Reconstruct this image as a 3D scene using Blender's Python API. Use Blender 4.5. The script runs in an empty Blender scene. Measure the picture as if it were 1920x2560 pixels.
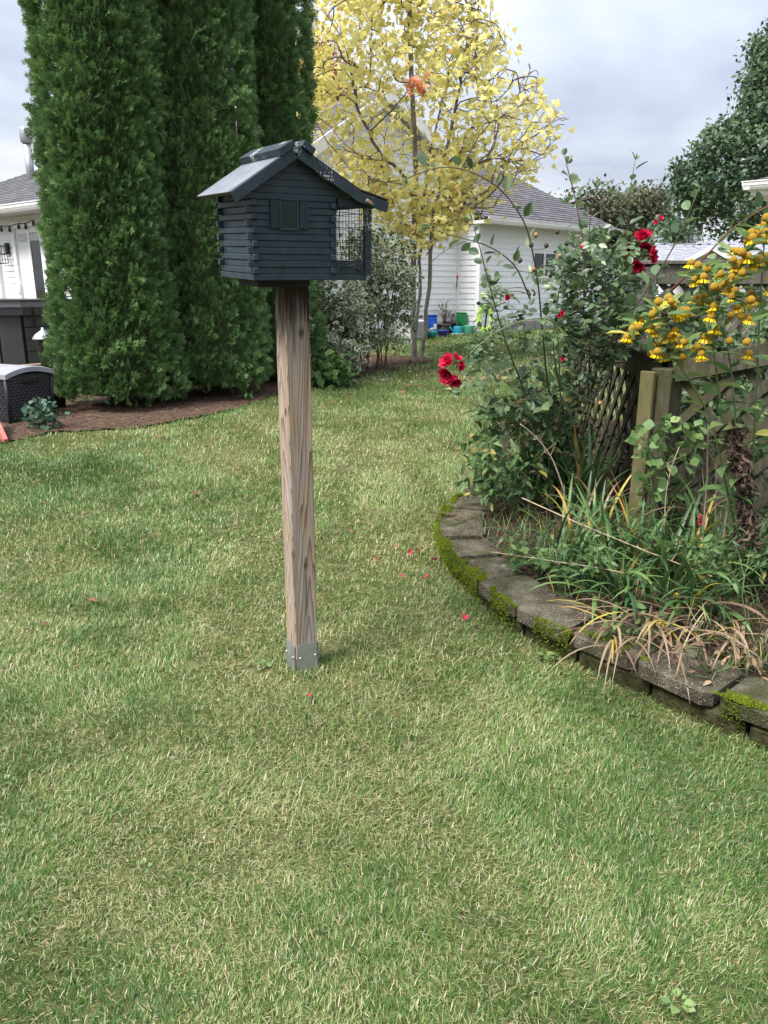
import bpy, math, random
import numpy as np
from mathutils import Vector, Matrix

# ------------------------------------------------------------------ camera, sky, sun, exposure
scene = bpy.context.scene
col = scene.collection
FPX, W0, H0 = 1937.0, 1920.0, 2560.0
TH = math.radians(16.1)
CAM = np.array([0.0, 0.0, 1.436])
cd = bpy.data.cameras.new('camera'); cam = bpy.data.objects.new('camera', cd); col.objects.link(cam)
cam.location = CAM; cam.rotation_euler = (math.pi/2 - TH, 0, 0)
cd.sensor_fit = 'VERTICAL'; cd.sensor_height = 36.0; cd.lens = 36.0*FPX/H0
cd.clip_start = 0.05; cd.clip_end = 2000
scene.camera = cam

SUN_EL, SUN_AZ = math.radians(56), math.radians(-128)      # azimuth from +Y, clockwise seen from above
world = bpy.data.worlds.new('World'); scene.world = world; world.use_nodes = True
nt = world.node_tree; nt.nodes.clear()
def wn(t, **k):
    n = nt.nodes.new(t)
    for a, b in k.items(): setattr(n, a, b)
    return n
wout = wn('ShaderNodeOutputWorld')
sky = wn('ShaderNodeTexSky', sky_type='NISHITA'); sky.sun_disc = False
sky.sun_elevation = SUN_EL; sky.sun_rotation = SUN_AZ; sky.dust_density = 2.0
bgs = wn('ShaderNodeBackground'); bgs.inputs['Strength'].default_value = 0.05
nt.links.new(sky.outputs[0], bgs.inputs[0])
tc = wn('ShaderNodeTexCoord'); sx = wn('ShaderNodeSeparateXYZ'); nt.links.new(tc.outputs['Generated'], sx.inputs[0])
zc = wn('ShaderNodeMath', operation='MAXIMUM'); zc.inputs[1].default_value = 0.0; nt.links.new(sx.outputs[2], zc.inputs[0])
za = wn('ShaderNodeMath', operation='ADD'); za.inputs[1].default_value = 0.16; nt.links.new(zc.outputs[0], za.inputs[0])
dx = wn('ShaderNodeMath', operation='DIVIDE'); nt.links.new(sx.outputs[0], dx.inputs[0]); nt.links.new(za.outputs[0], dx.inputs[1])
dy = wn('ShaderNodeMath', operation='DIVIDE'); nt.links.new(sx.outputs[1], dy.inputs[0]); nt.links.new(za.outputs[0], dy.inputs[1])
cx = wn('ShaderNodeCombineXYZ'); nt.links.new(dx.outputs[0], cx.inputs[0]); nt.links.new(dy.outputs[0], cx.inputs[1])
n1 = wn('ShaderNodeTexNoise'); n1.inputs['Scale'].default_value = 0.75; n1.inputs['Detail'].default_value = 5; n1.inputs['Roughness'].default_value = 0.5
n1.inputs['Distortion'].default_value = 0.35
nt.links.new(cx.outputs[0], n1.inputs['Vector'])
cr = wn('ShaderNodeValToRGB'); nt.links.new(n1.outputs[0], cr.inputs[0])
e = cr.color_ramp.elements
e[0].position = 0.36; e[0].color = (0.50, 0.56, 0.70, 1)
e[1].position = 0.62; e[1].color = (0.97, 1.0, 1.07, 1)
m_ = cr.color_ramp.elements.new(0.5); m_.color = (0.74, 0.795, 0.91, 1)
bgc = wn('ShaderNodeBackground'); cie = wn('ShaderNodeMath', operation='MULTIPLY_ADD'); nt.links.new(zc.outputs[0], cie.inputs[0])     # CIE overcast: zenith brighter than horizon
cie.inputs[1].default_value = 0.33; cie.inputs[2].default_value = 0.132; nt.links.new(cie.outputs[0], bgc.inputs['Strength'])
nt.links.new(cr.outputs[0], bgc.inputs[0])
mixw = wn('ShaderNodeMixShader'); mixw.inputs[0].default_value = 0.93
nt.links.new(bgs.outputs[0], mixw.inputs[1]); nt.links.new(bgc.outputs[0], mixw.inputs[2]); nt.links.new(mixw.outputs[0], wout.inputs[0])

ld = bpy.data.lights.new('sun', 'SUN'); ld.energy = 1.5; ld.angle = math.radians(22); ld.color = (1.0, 0.95, 0.87)
sun = bpy.data.objects.new('sun', ld); col.objects.link(sun)
sd = Vector((math.sin(SUN_AZ)*math.cos(SUN_EL), math.cos(SUN_AZ)*math.cos(SUN_EL), math.sin(SUN_EL)))
sun.rotation_euler = sd.to_track_quat('Z', 'Y').to_euler(); sun.location = (0, 0, 20)
vs = scene.view_settings
vs.view_transform = 'Standard'; vs.look = 'None'; vs.gamma = 1.0; vs.exposure = 2.5; vs.use_curve_mapping = False
scene.cycles.use_denoising = True
try: scene.cycles.denoiser = 'OPENIMAGEDENOISE'
except Exception: pass
scene.cycles.max_bounces = 8; scene.cycles.transparent_max_bounces = 8
scene.cycles.diffuse_bounces = 4; scene.cycles.sample_clamp_indirect = 6.0
scene.render.filter_size = 1.2

# ------------------------------------------------------------------ helpers
rng = np.random.default_rng(11); random.seed(11)
cth, sth = math.cos(TH), math.sin(TH)
def ray(u, v):
    b = (H0/2 - v)/FPX
    return np.array([(u - W0/2)/FPX, cth + b*sth, b*cth - sth])
def at(u, v, Y):
    d = ray(u, v); return CAM + d*(Y/d[1])
def atz(u, v, z):
    d = ray(u, v); return CAM + d*((z - CAM[2])/d[2])
def gz(y):
    y = np.asarray(y, float)
    a = y - 2.7; r = 0.5*(a + np.sqrt(a*a + 0.8)) - 0.0
    c = 17.5; t = r - c
    r2 = r - 0.5*(t + np.sqrt(t*t + 6.0))
    return 0.036*np.maximum(r2, -1.0)
def gp(u, v):
    z = 0.0
    for _ in range(30):
        p = atz(u, v, z); z = 0.5*z + 0.5*float(gz(p[1]))
    return atz(u, v, z)
def nrm(a):
    a = np.asarray(a, float); return a/np.maximum(np.linalg.norm(a, axis=-1, keepdims=True), 1e-9)
def _hash(i, j, s):
    h = (i*374761393 + j*668265263 + s*1274126177) & 0xffffffff
    h = ((h ^ (h >> 13))*1274126177) & 0xffffffff
    return ((h ^ (h >> 16)) & 0xffff)/65535.0
def vnoise(x, y, sc, seed=0):
    x = np.asarray(x)*sc; y = np.asarray(y)*sc
    i = np.floor(x).astype(np.int64); j = np.floor(y).astype(np.int64); fx = x-i; fy = y-j
    fx = fx*fx*(3-2*fx); fy = fy*fy*(3-2*fy)
    return (_hash(i,j,seed)*(1-fx)+_hash(i+1,j,seed)*fx)*(1-fy)+(_hash(i,j+1,seed)*(1-fx)+_hash(i+1,j+1,seed)*fx)*fy
def inpoly(x, y, P):
    P = np.asarray(P); inside = np.zeros(len(x), bool); j = len(P)-1
    for i in range(len(P)):
        xi, yi = P[i][0], P[i][1]; xj, yj = P[j][0], P[j][1]
        c = ((yi > y) != (yj > y)) & (x < (xj-xi)*(y-yi)/((yj-yi) if yj != yi else 1e-9) + xi)
        inside ^= c; j = i
    return inside

# ---- materials
def newmat(name):
    m = bpy.data.materials.new(name); m.use_nodes = True
    t = m.node_tree; t.nodes.clear()
    o = t.nodes.new('ShaderNodeOutputMaterial'); b = t.nodes.new('ShaderNodeBsdfPrincipled')
    t.links.new(b.outputs[0], o.inputs[0]); return m, t, b, o
def N(t, typ, **k):
    n = t.nodes.new(typ)
    for a, b in k.items():
        if a in n.inputs: n.inputs[a].default_value = b
        else: setattr(n, a, b)
    return n
def ramp(t, fac, stops, interp='LINEAR'):
    r = t.nodes.new('ShaderNodeValToRGB'); r.color_ramp.interpolation = interp
    el = r.color_ramp.elements
    while len(el) < len(stops): el.new(0.5)
    for q, (p, c) in zip(el, stops): q.position = p; q.color = (*c, 1)
    t.links.new(fac, r.inputs[0]); return r.outputs[0]
def mat(name, c, c2=None, rough=.6, scale=8, detail=5, bump=0, bscale=60, metal=0, stretch=(1,1,1), spec=.4, coord='Object', contrast=(.3,.7)):
    m, t, b, o = newmat(name)
    if c2 is None: c2 = tuple(x*.75 for x in c)
    tcn = N(t, 'ShaderNodeTexCoord'); mp = N(t, 'ShaderNodeMapping'); mp.inputs['Scale'].default_value = stretch
    t.links.new(tcn.outputs[coord], mp.inputs[0])
    n = N(t, 'ShaderNodeTexNoise', Scale=scale, Detail=detail, Roughness=.6); t.links.new(mp.outputs[0], n.inputs['Vector'])
    t.links.new(ramp(t, n.outputs[0], [(contrast[0], c2), (contrast[1], c)]), b.inputs['Base Color'])
    b.inputs['Roughness'].default_value = rough; b.inputs['Metallic'].default_value = metal; b.inputs['Specular IOR Level'].default_value = spec
    if bump:
        n2 = N(t, 'ShaderNodeTexNoise', Scale=bscale, Detail=4); t.links.new(mp.outputs[0], n2.inputs['Vector'])
        bp = N(t, 'ShaderNodeBump', Strength=bump, Distance=.01); t.links.new(n2.outputs[0], bp.inputs['Height']); t.links.new(bp.outputs[0], b.inputs['Normal'])
    return m
def leafmat(name, stops, trans=.35, rough=.5, spec=.35, edge=None, edgecol=(.7,.72,.55)):
    m, t, b, o = newmat(name)
    a = N(t, 'ShaderNodeAttribute', attribute_name='rnd'); c = ramp(t, a.outputs['Fac'], stops)
    if edge is not None:
        a2 = N(t, 'ShaderNodeAttribute', attribute_name='edge')
        nz = N(t, 'ShaderNodeTexNoise', Scale=60.0, Detail=2); ad = N(t, 'ShaderNodeMath', operation='MULTIPLY_ADD')
        t.links.new(nz.outputs[0], ad.inputs[0]); ad.inputs[1].default_value = .45
        h2_ = N(t, 'ShaderNodeMath', operation='MULTIPLY'); h2_.inputs[1].default_value = .55; t.links.new(a2.outputs['Fac'], h2_.inputs[0]); t.links.new(h2_.outputs[0], ad.inputs[2])
        k = ramp(t, ad.outputs[0], [(edge, (0,0,0)), (edge+.12, (1,1,1))])
        mx = N(t, 'ShaderNodeMixRGB'); t.links.new(k, mx.inputs[0]); t.links.new(c, mx.inputs[1]); mx.inputs[2].default_value = (*edgecol, 1); c = mx.outputs[0]
    t.links.new(c, b.inputs['Base Color']); b.inputs['Roughness'].default_value = rough; b.inputs['Specular IOR Level'].default_value = spec
    if trans:
        tr = N(t, 'ShaderNodeBsdfTranslucent'); t.links.new(c, tr.inputs[0])
        mx = N(t, 'ShaderNodeMixShader'); mx.inputs[0].default_value = trans
        t.links.new(b.outputs[0], mx.inputs[1]); t.links.new(tr.outputs[0], mx.inputs[2]); t.links.new(mx.outputs[0], o.inputs[0])
    return m

# ---- objects
def wloc(o):
    p = np.zeros(3)
    while o is not None: p += np.array(o.location); o = o.parent
    return p
def tag(o, label=None, cat=None, group=None, kind=None):
    if label: o['label'] = label
    if cat: o['category'] = cat
    if group: o['group'] = group
    if kind: o['kind'] = kind
    return o
def thing(name, label, cat, loc, group=None):
    o = bpy.data.objects.new(name, None); col.objects.link(o); o.location = [float(x) for x in loc]; o.empty_display_size = .1
    return tag(o, label, cat, group)
def link(name, me, parent=None):
    o = bpy.data.objects.new(name, me); col.objects.link(o)
    if parent is not None: o.parent = parent
    return o
def mesh_np(name, V, F, m, parent=None, attrs=None, smooth=False):
    V = np.asarray(V, np.float32).reshape(-1, 3)
    if parent is not None: V = V - wloc(parent).astype(np.float32)
    F = np.asarray(F, np.int32); k = F.shape[1]
    me = bpy.data.meshes.new(name); me.vertices.add(len(V)); me.vertices.foreach_set('co', V.ravel())
    me.loops.add(F.size); me.loops.foreach_set('vertex_index', F.ravel())
    me.polygons.add(len(F)); me.polygons.foreach_set('loop_start', np.arange(0, F.size, k, dtype=np.int32))
    me.polygons.foreach_set('loop_total', np.full(len(F), k, np.int32))
    if smooth: me.polygons.foreach_set('use_smooth', np.ones(len(F), bool))
    me.update(calc_edges=True)
    for an, av in (attrs or {}).items():
        a = me.attributes.new(an, 'FLOAT', 'POINT'); a.data.foreach_set('value', np.asarray(av, np.float32))
    if m is not None: me.materials.append(m)
    return link(name, me, parent)
class MB:
    def __init__(s): s.v = []; s.f = []; s.r = []; s.n = 0
    def add(s, V, F, rnd=0.0):
        V = np.asarray(V, float); s.v.append(V); s.f += [tuple(int(i)+s.n for i in f) for f in F]; s.r += [rnd]*len(V); s.n += len(V); return s
    def box(s, c, size, R=None, b=0.0):
        h = np.asarray(size, float)/2; V, F = chamfer(h, min(b, .45*2*h.min()))
        if R is not None: V = V @ np.asarray(R).T
        return s.add(V + np.asarray(c, float), F)
    def hexa(s, P, b=0.0):
        # 8 corners, order (---),(+--),(++-),(-+-), then top: trilinear mapped, optionally chamfered box (b in fraction of each side)
        P = np.asarray(P, float); V, F = chamfer(np.array([.5,.5,.5]), b); q = V + .5
        w = [(1-q[:,0])*(1-q[:,1])*(1-q[:,2]), q[:,0]*(1-q[:,1])*(1-q[:,2]), q[:,0]*q[:,1]*(1-q[:,2]), (1-q[:,0])*q[:,1]*(1-q[:,2]),
             (1-q[:,0])*(1-q[:,1])*q[:,2], q[:,0]*(1-q[:,1])*q[:,2], q[:,0]*q[:,1]*q[:,2], (1-q[:,0])*q[:,1]*q[:,2]]
        return s.add(sum(a[:,None]*p for a, p in zip(w, P)), F)
    def tube(s, pts, rad, n=6, cap=True, rnd=0.0):
        P = np.asarray(pts, float); R = np.broadcast_to(np.asarray(rad, float), (len(P),))
        T = nrm(np.gradient(P, axis=0)); x = np.cross(T[0], [0,0,1.0])
        if np.linalg.norm(x) < 1e-3: x = np.array([1.0,0,0])
        x = nrm(x); V = []; F = []
        a = np.arange(n)*2*math.pi/n
        for i in range(len(P)):
            x = nrm(x - T[i]*np.dot(x, T[i])); y = np.cross(T[i], x)
            V.append(P[i] + R[i]*(np.cos(a)[:,None]*x + np.sin(a)[:,None]*y))
        for i in range(len(P)-1):
            for j in range(n): F.append((i*n+j, i*n+(j+1)%n, (i+1)*n+(j+1)%n, (i+1)*n+j))
        if cap: F.append(tuple(range(n))[::-1]); F.append(tuple((len(P)-1)*n+j for j in range(n)))
        return s.add(np.concatenate(V), F, rnd)
    def lathe(s, c, prof, n=16, sq=1.0):
        c = np.asarray(c, float); a = np.arange(n)*2*math.pi/n; V = []; F = []
        for r, z in prof: V.append(c + np.stack([r*np.cos(a), r*np.sin(a)*sq, np.full(n, z)], 1))
        for i in range(len(prof)-1):
            for j in range(n): F.append((i*n+j, i*n+(j+1)%n, (i+1)*n+(j+1)%n, (i+1)*n+j))
        F.append(tuple(range(n))[::-1]); F.append(tuple((len(prof)-1)*n+j for j in range(n)))
        return s.add(np.concatenate(V), F)
    def build(s, name, m, parent=None, smooth=False, auto=None, attr=False):
        V = np.concatenate(s.v)
        if parent is not None: V = V - wloc(parent)
        me = bpy.data.meshes.new(name); me.from_pydata(V.tolist(), [], s.f); me.update()
        if smooth: me.polygons.foreach_set('use_smooth', [True]*len(me.polygons))
        if attr:
            a = me.attributes.new('rnd', 'FLOAT', 'POINT'); a.data.foreach_set('value', np.asarray(s.r, np.float32))
        if m is not None: me.materials.append(m)
        return link(name, me, parent)
def chamfer(h, b):
    hx, hy, hz = h
    if b <= 0:
        V = np.array([(-hx,-hy,-hz),(hx,-hy,-hz),(hx,hy,-hz),(-hx,hy,-hz),(-hx,-hy,hz),(hx,-hy,hz),(hx,hy,hz),(-hx,hy,hz)])
        return V, [(0,3,2,1),(4,5,6,7),(0,1,5,4),(1,2,6,5),(2,3,7,6),(3,0,4,7)]
    V = []; idx = {}
    for sx_ in (-1,1):
        for sy_ in (-1,1):
            for sz_ in (-1,1):
                for a in range(3):
                    p = [sx_*(hx-b), sy_*(hy-b), sz_*(hz-b)]; p[a] = (sx_,sy_,sz_)[a]*h[a]
                    idx[(sx_,sy_,sz_,a)] = len(V); V.append(p)
    I = lambda x,y,z,a: idx[(x,y,z,a)]
    F = []
    for s_ in (-1,1):
        for a in range(3):
            o = [(-1,-1),(1,-1),(1,1),(-1,1)]; q = []
            for (p1,p2) in o:
                k = [0,0,0]; k[a] = s_; k[(a+1)%3] = p1; k[(a+2)%3] = p2; q.append(I(*k,a))
            F.append(tuple(q) if s_ > 0 else tuple(q[::-1]))
    for a in range(3):
        b1, b2 = (a+1)%3, (a+2)%3
        for s1 in (-1,1):
            for s2 in (-1,1):
                def K(sa): k = [0,0,0]; k[a] = sa; k[b1] = s1; k[b2] = s2; return k
                q = (I(*K(-1),b1), I(*K(1),b1), I(*K(1),b2), I(*K(-1),b2))
                F.append(q if s1*s2 < 0 else q[::-1])
    for x in (-1,1):
        for y in (-1,1):
            for z in (-1,1):
                q = (I(x,y,z,0), I(x,y,z,1), I(x,y,z,2)); F.append(q if x*y*z > 0 else q[::-1])
    return np.array(V), F
def basis(d, n):
    d = nrm(d); x = np.cross(d, n); x = nrm(x); z = np.cross(x, d); return np.stack([x, d, z], -1)
def scatter(T, F, Mx, P, sc):
    T = np.asarray(T, float); F = np.asarray(F); k, n = len(P), len(T)
    V = np.einsum('kij,nj->kni', Mx*np.asarray(sc).reshape(-1,1,1), T) + P[:,None,:]
    G = (F[None] + (np.arange(k)*n)[:,None,None]).reshape(-1, F.shape[1]); return V.reshape(-1,3), G
def segs_mesh(name, P0, P1, R0, R1, m, parent, n=5):
    P0, P1 = np.asarray(P0), np.asarray(P1); k = len(P0); d = nrm(P1-P0)
    h = np.where(np.abs(d[:,2:3]) < .9, np.array([[0,0,1.0]]), np.array([[1.0,0,0]])); x = nrm(np.cross(d, h)); y = np.cross(d, x)
    a = np.arange(n)*2*math.pi/n; ring = np.cos(a)[None,:,None]*x[:,None] + np.sin(a)[None,:,None]*y[:,None]
    A = P0[:,None] + ring*np.asarray(R0)[:,None,None]; B = P1[:,None] + ring*np.asarray(R1)[:,None,None]
    V = np.concatenate([A, B], 1).reshape(-1,3); j = np.arange(n); q = np.stack([j, (j+1)%n, (j+1)%n+n, j+n], 1)
    F = (q[None] + (np.arange(k)*2*n)[:,None,None]).reshape(-1,4)
    return mesh_np(name, V, F, m, parent, smooth=True)
def colonize(base, par, tips, r_tip=.003, power=2.4, sag=.12, sub=3, jit=.04, g=np.random.default_rng(3)):
    P = [np.array(p, float) for p in base]; par = list(par)
    D = [np.array([0,0,1.0])]*len(P)
    for i in range(len(P)):
        if par[i] >= 0: D[i] = nrm(P[i]-P[par[i]])
    tips = np.asarray(tips); A = np.array(P)
    order = np.argsort([np.min(np.linalg.norm(A-t, axis=1)) for t in tips])
    cap = len(P) + len(tips)*sub + 5; PA = np.zeros((cap,3)); DA = np.zeros((cap,3)); n = len(P); PA[:n] = P; DA[:n] = D
    tip_idx = []
    for ti in order:
        t = tips[ti]; v = t - PA[:n]; d = np.linalg.norm(v, axis=1) + 1e-6
        c = np.sum(v*DA[:n], 1)/d
        cost = d*(1.55 - .55*c) + .6*np.maximum(0, -v[:,2]); i = int(np.argmin(cost))
        p0 = PA[i].copy(); L = d[i]; last = i
        mid = p0 + DA[i]*L*.45
        for s_ in range(1, sub+1):
            w = s_/sub; q = (1-w)**2*p0 + 2*w*(1-w)*mid + w*w*t
            if s_ < sub: q = q + g.normal(0, jit*L*.4, 3)
            DA[n] = nrm(q - PA[last]); PA[n] = q; par.append(last); last = n; n += 1
        tip_idx.append((ti, last))
    r = np.zeros(n); acc = np.zeros(n)
    for i in range(n-1, -1, -1):
        r[i] = max(r_tip, acc[i]**(1/power))
        if par[i] >= 0: acc[par[i]] += r[i]**power
    ch = [i for i in range(n) if par[i] >= 0]; pa = [par[i] for i in ch]
    td = np.zeros((len(tips),3))
    for ti, i in tip_idx: td[ti] = DA[i]
    return PA[pa], PA[ch], np.minimum(r[pa], r[ch]*1.6), r[ch], td
# ------------------------------------------------------------------ setting: ground, mulch, bed
dA = np.array([.72,.694]); nb = np.array([-.694,.72]); YI = 17.6; I2 = at(1142, 830, YI)[:2]; O2 = I2 - nb*.58      # right-hand house walls
def to_ground(L): return np.array([gp(u, v) for u, v in L])
MULCH = to_ground([(-260,1150),(0,1112),(130,1084),(330,1074),(480,1049),(600,1022),(700,986),(800,968),(900,946),(1010,919),(1085,905),(1060,893),(990,893),(930,888),(860,893),(780,890),(640,890),(420,895),(230,930),(120,975),(-260,1000)])
WALL_PX = [(1205,1232),(1150,1258),(1105,1292),(1088,1332),(1101,1371),(1146,1424),(1223,1490),(1337,1559),(1517,1628),(1666,1692),(1790,1742),(1920,1792),(2080,1850)]
WT = 0.135
WALL = np.array([atz(u, v, WT) for u, v in WALL_PX])
def resample(P, step):
    d = np.r_[0, np.cumsum(np.linalg.norm(np.diff(P, axis=0), axis=1))]
    t = np.linspace(0, d[-1], 400); Q = np.stack([np.interp(t, d, P[:,i]) for i in range(3)], 1)
    k = np.hanning(41); k /= k.sum(); Qp = np.pad(Q, ((20,20),(0,0)), mode='reflect', reflect_type='odd')
    Q = np.stack([np.convolve(Qp[:,i], k, 'valid') for i in range(3)], 1)
    d = np.r_[0, np.cumsum(np.linalg.norm(np.diff(Q, axis=0), axis=1))]
    n = int(round(d[-1]/step)); t = np.linspace(0, d[-1], n+1)
    return np.stack([np.interp(t, d, Q[:,i]) for i in range(3)], 1)
WR = resample(WALL, .05)
tw = nrm(np.gradient(WR, axis=0)); WIN = np.stack([-tw[:,1], tw[:,0], np.zeros(len(tw))], 1)      # towards the bed
if np.dot(WIN[len(WIN)//2], np.array([1.4,3.9,0])-WR[len(WIN)//2]*[1,1,0]) < 0: WIN = -WIN
BEDIN = np.concatenate([WR[:, :2] + WIN[:, :2]*.235, [[3.2, 2.2],[3.4, 7.2],[1.1, 7.2],[.62,5.4]]])
BED = np.concatenate([WR[:, :2] + WIN[:, :2]*.03, [[3.2, 1.9],[3.4, 7.2],[1.1, 7.2],[.55,5.6]]])

def soilmat(name, a, b, c, sc):
    m, t, bs, o = newmat(name); g = N(t, 'ShaderNodeNewGeometry')
    n = N(t, 'ShaderNodeTexNoise', Scale=sc, Detail=8, Roughness=.7); t.links.new(g.outputs['Position'], n.inputs['Vector'])
    t.links.new(ramp(t, n.outputs[0], [(.32,a),(.5,b),(.7,c)]), bs.inputs['Base Color']); bs.inputs['Roughness'].default_value = .95; bs.inputs['Specular IOR Level'].default_value = .1
    n2 = N(t, 'ShaderNodeTexNoise', Scale=sc*3, Detail=5); t.links.new(g.outputs['Position'], n2.inputs['Vector'])
    bp = N(t, 'ShaderNodeBump', Strength=.9, Distance=.015); t.links.new(n2.outputs[0], bp.inputs['Height']); t.links.new(bp.outputs[0], bs.inputs['Normal']); return m
m_ground = soilmat('thatch', (.045,.045,.018), (.09,.085,.038), (.17,.145,.075), 14)
m_mulch = soilmat('mulch', (.032,.021,.015), (.072,.047,.034), (.13,.09,.068), 16)
m_soil = soilmat('soil', (.016,.012,.009), (.042,.030,.020), (.09,.068,.045), 24)

xs = np.unique(np.r_[np.linspace(-1200,-30,14), np.linspace(-30,30,61), np.linspace(30,1200,14)])
ys = np.unique(np.r_[np.linspace(-300,-4,8), np.linspace(-4,30,86), np.linspace(30,1500,16)])
X, Y = np.meshgrid(xs, ys); Zg = gz(Y)
V = np.stack([X, Y, Zg], -1).reshape(-1,3); nx = len(xs)
ii, jj = np.meshgrid(np.arange(len(ys)-1), np.arange(nx-1), indexing='ij'); q = (ii*nx+jj).ravel()
F = np.stack([q, q+1, q+nx+1, q+nx], 1)
tag(mesh_np('ground', V, F, m_ground, smooth=True), kind='structure')
def sheet(name, P, zf, m, n=90):
    P = np.asarray(P)[:, :2]; lo, hi = P.min(0), P.max(0)
    gx, gy = np.meshgrid(np.linspace(lo[0],hi[0],n), np.linspace(lo[1],hi[1],n)); c = np.stack([gx.ravel(), gy.ravel()], 1)
    ii, jj = np.meshgrid(np.arange(n-1), np.arange(n-1), indexing='ij'); q = (ii*n+jj).ravel(); F = np.stack([q,q+1,q+n+1,q+n],1)
    cen = c[F].mean(1); F = F[inpoly(cen[:,0], cen[:,1], P)]
    used = np.unique(F); mp_ = np.full(len(c), -1); mp_[used] = np.arange(len(used))
    Vv = np.c_[c[used], zf(c[used,0], c[used,1])]
    return tag(mesh_np(name, Vv, mp_[F], m, smooth=True), kind='structure')
sheet('mulch_bed', MULCH, lambda x,y: gz(y)+.008+.02*vnoise(x,y,5,3), m_mulch, 140)
sheet('garden_soil', BEDIN, lambda x,y: .085+.05*vnoise(x,y,6,5)+gz(y)*.9, m_soil, 150)

# ------------------------------------------------------------------ lawn grass
m_grass = leafmat('grass_blade', [(0,(.042,.105,.024)),(.25,(.082,.172,.038)),(.45,(.138,.240,.056)),(.6,(.21,.285,.09)),(.74,(.33,.345,.15)),(.88,(.42,.385,.22)),(1,(.48,.43,.29))], trans=.34, rough=.42, spec=.45)
def blades(root, ang, L, lean, wid, nseg, curl):
    k = len(root); s = np.linspace(0, 1, nseg+1)
    h = np.stack([np.cos(ang), np.sin(ang), np.zeros(k)], 1); sd_ = np.stack([-np.sin(ang), np.cos(ang), np.zeros(k)], 1)
    th = lean[:,None] + curl[:,None]*s[None]; dl = 1.0/nseg
    hx = np.concatenate([np.zeros((k,1)), np.cumsum(np.sin(th[:,:-1])*dl, 1)], 1)*L[:,None]
    hz_ = np.concatenate([np.zeros((k,1)), np.cumsum(np.cos(th[:,:-1])*dl, 1)], 1)*L[:,None]
    c = root[:,None] + h[:,None]*hx[...,None] + np.array([0,0,1.0])*hz_[...,None]
    w = wid[:,None]*np.array([1-.12*q if q < .95 else 0 for q in s])[None]*.5
    Lf = c[:,:-1] - sd_[:,None]*w[:,:-1,None]; Rt = c[:,:-1] + sd_[:,None]*w[:,:-1,None]
    V = np.concatenate([Lf, Rt, c[:,-1:]], 1); m = 2*nseg+1
    f = []
    for i in range(nseg-1): f += [(i, nseg+i, nseg+i+1), (i, nseg+i+1, i+1)]
    f.append((nseg-1, 2*nseg-1, 2*nseg)); f = np.array(f)
    return V.reshape(-1,3), (f[None] + (np.arange(k)*m)[:,None,None]).reshape(-1,3), m
def dry(x, y):
    d = .75*vnoise(x,y,.85,21) + .45*vnoise(x,y,2.6,22) + .32*vnoise(x,y,8,23) + .14*vnoise(x,y,24,24) - .36
    return d
GV, GF, GR, off = [], [], [], 0
for (y0, y1, dens, wid, Lm, ns) in [(.95,1.8,62000,.0016,.026,2),(1.8,2.6,41000,.0019,.029,2),(2.6,3.8,20500,.0026,.034,2),(3.8,6.2,10000,.0040,.038,2),(6.2,10.0,4200,.0070,.042,1),(10.0,19.5,1050,.014,.055,1)]:
    half = .62*y1 + .25; area = 2*half*(y1-y0); n = int(dens*area)
    x = rng.uniform(-half, half, n); y = rng.uniform(y0, y1, n); keep = np.abs(x) < .545*y + .22
    x, y = x[keep], y[keep]
    cl = vnoise(x,y,30,31); keep = rng.random(len(x)) < .55 + .6*cl; x, y = x[keep], y[keep]
    x = x + rng.normal(0,.004,len(x)); 
    out = inpoly(x, y, MULCH) | inpoly(x, y, BED)
    # ragged lawn edges
    ex = rng.normal(0,.10,len(x)); out2 = inpoly(x+ex, y+rng.normal(0,.12,len(x)), MULCH); out = out & (out2 | (rng.random(len(x)) < .9))
    if y1 > 12:
        qa = np.stack([x,y],1); out |= ((qa-I2)@nb > -.05) | (((qa-O2)@nb > -.25) & ((qa-O2)@dA > .4))
    out |= (x < -4.2) & (y > 10.0)
    x, y = x[~out], y[~out]; n = len(x)
    d = dry(x, y); r = rng.random(n)
    rv = np.where(r < .11+.66*np.clip(d-.24,0,1), .66+.34*rng.random(n), np.clip(.09+.58*d+.17*rng.normal(0,1,n), 0, .66))
    tall = .62 + .45*vnoise(x,y,3.2,41) + .45*vnoise(x,y,9.0,42)
    L = Lm*tall*rng.uniform(.55,1.35,n); straw = rv > .66
    lean = np.abs(rng.normal(.55,.4,n)); lean[straw] += .5; L[straw] *= .8
    base = 2*math.pi*vnoise(x,y,2.0,51)*1.4
    ang = np.where(rng.random(n) < .45, base + rng.normal(0,.7,n), rng.uniform(0,2*math.pi,n))
    zz = gz(y) + rng.uniform(-.002,.012,n)*straw
    v_, f_, m = blades(np.stack([x,y,zz],1), ang, L, lean, wid*rng.uniform(.7,1.35,n), ns, rng.uniform(.1,.9,n))
    GV.append(v_); GF.append(f_+off); GR.append(np.repeat(rv, m)); off += len(v_)
pb_ = gp(757, 1668); n = 420; a_ = rng.uniform(0,2*math.pi,n); r_ = rng.uniform(.055,.12,n)      # longer uncut grass round the post
x = pb_[0]+r_*np.cos(a_); y = pb_[1]+r_*np.sin(a_)
v_, f_, m = blades(np.stack([x,y,np.zeros(n)],1), rng.uniform(0,6.28,n), rng.uniform(.03,.075,n), np.abs(rng.normal(.25,.25,n)), rng.uniform(.002,.0032,n), 3, rng.uniform(.2,1.2,n))
GV.append(v_); GF.append(f_+off); GR.append(np.repeat(np.where(rng.random(n) < .7, rng.uniform(.1,.55,n), rng.uniform(.7,1,n)), m)); off += len(v_)
g_ = mesh_np('grass', np.concatenate(GV), np.concatenate(GF), m_grass, attrs={'rnd': np.concatenate(GR)})
tag(g_, 'mown lawn grass, green mixed with straw-yellow patches', 'grass', kind='stuff')
print('grass tris', len(g_.data.polygons))

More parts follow.
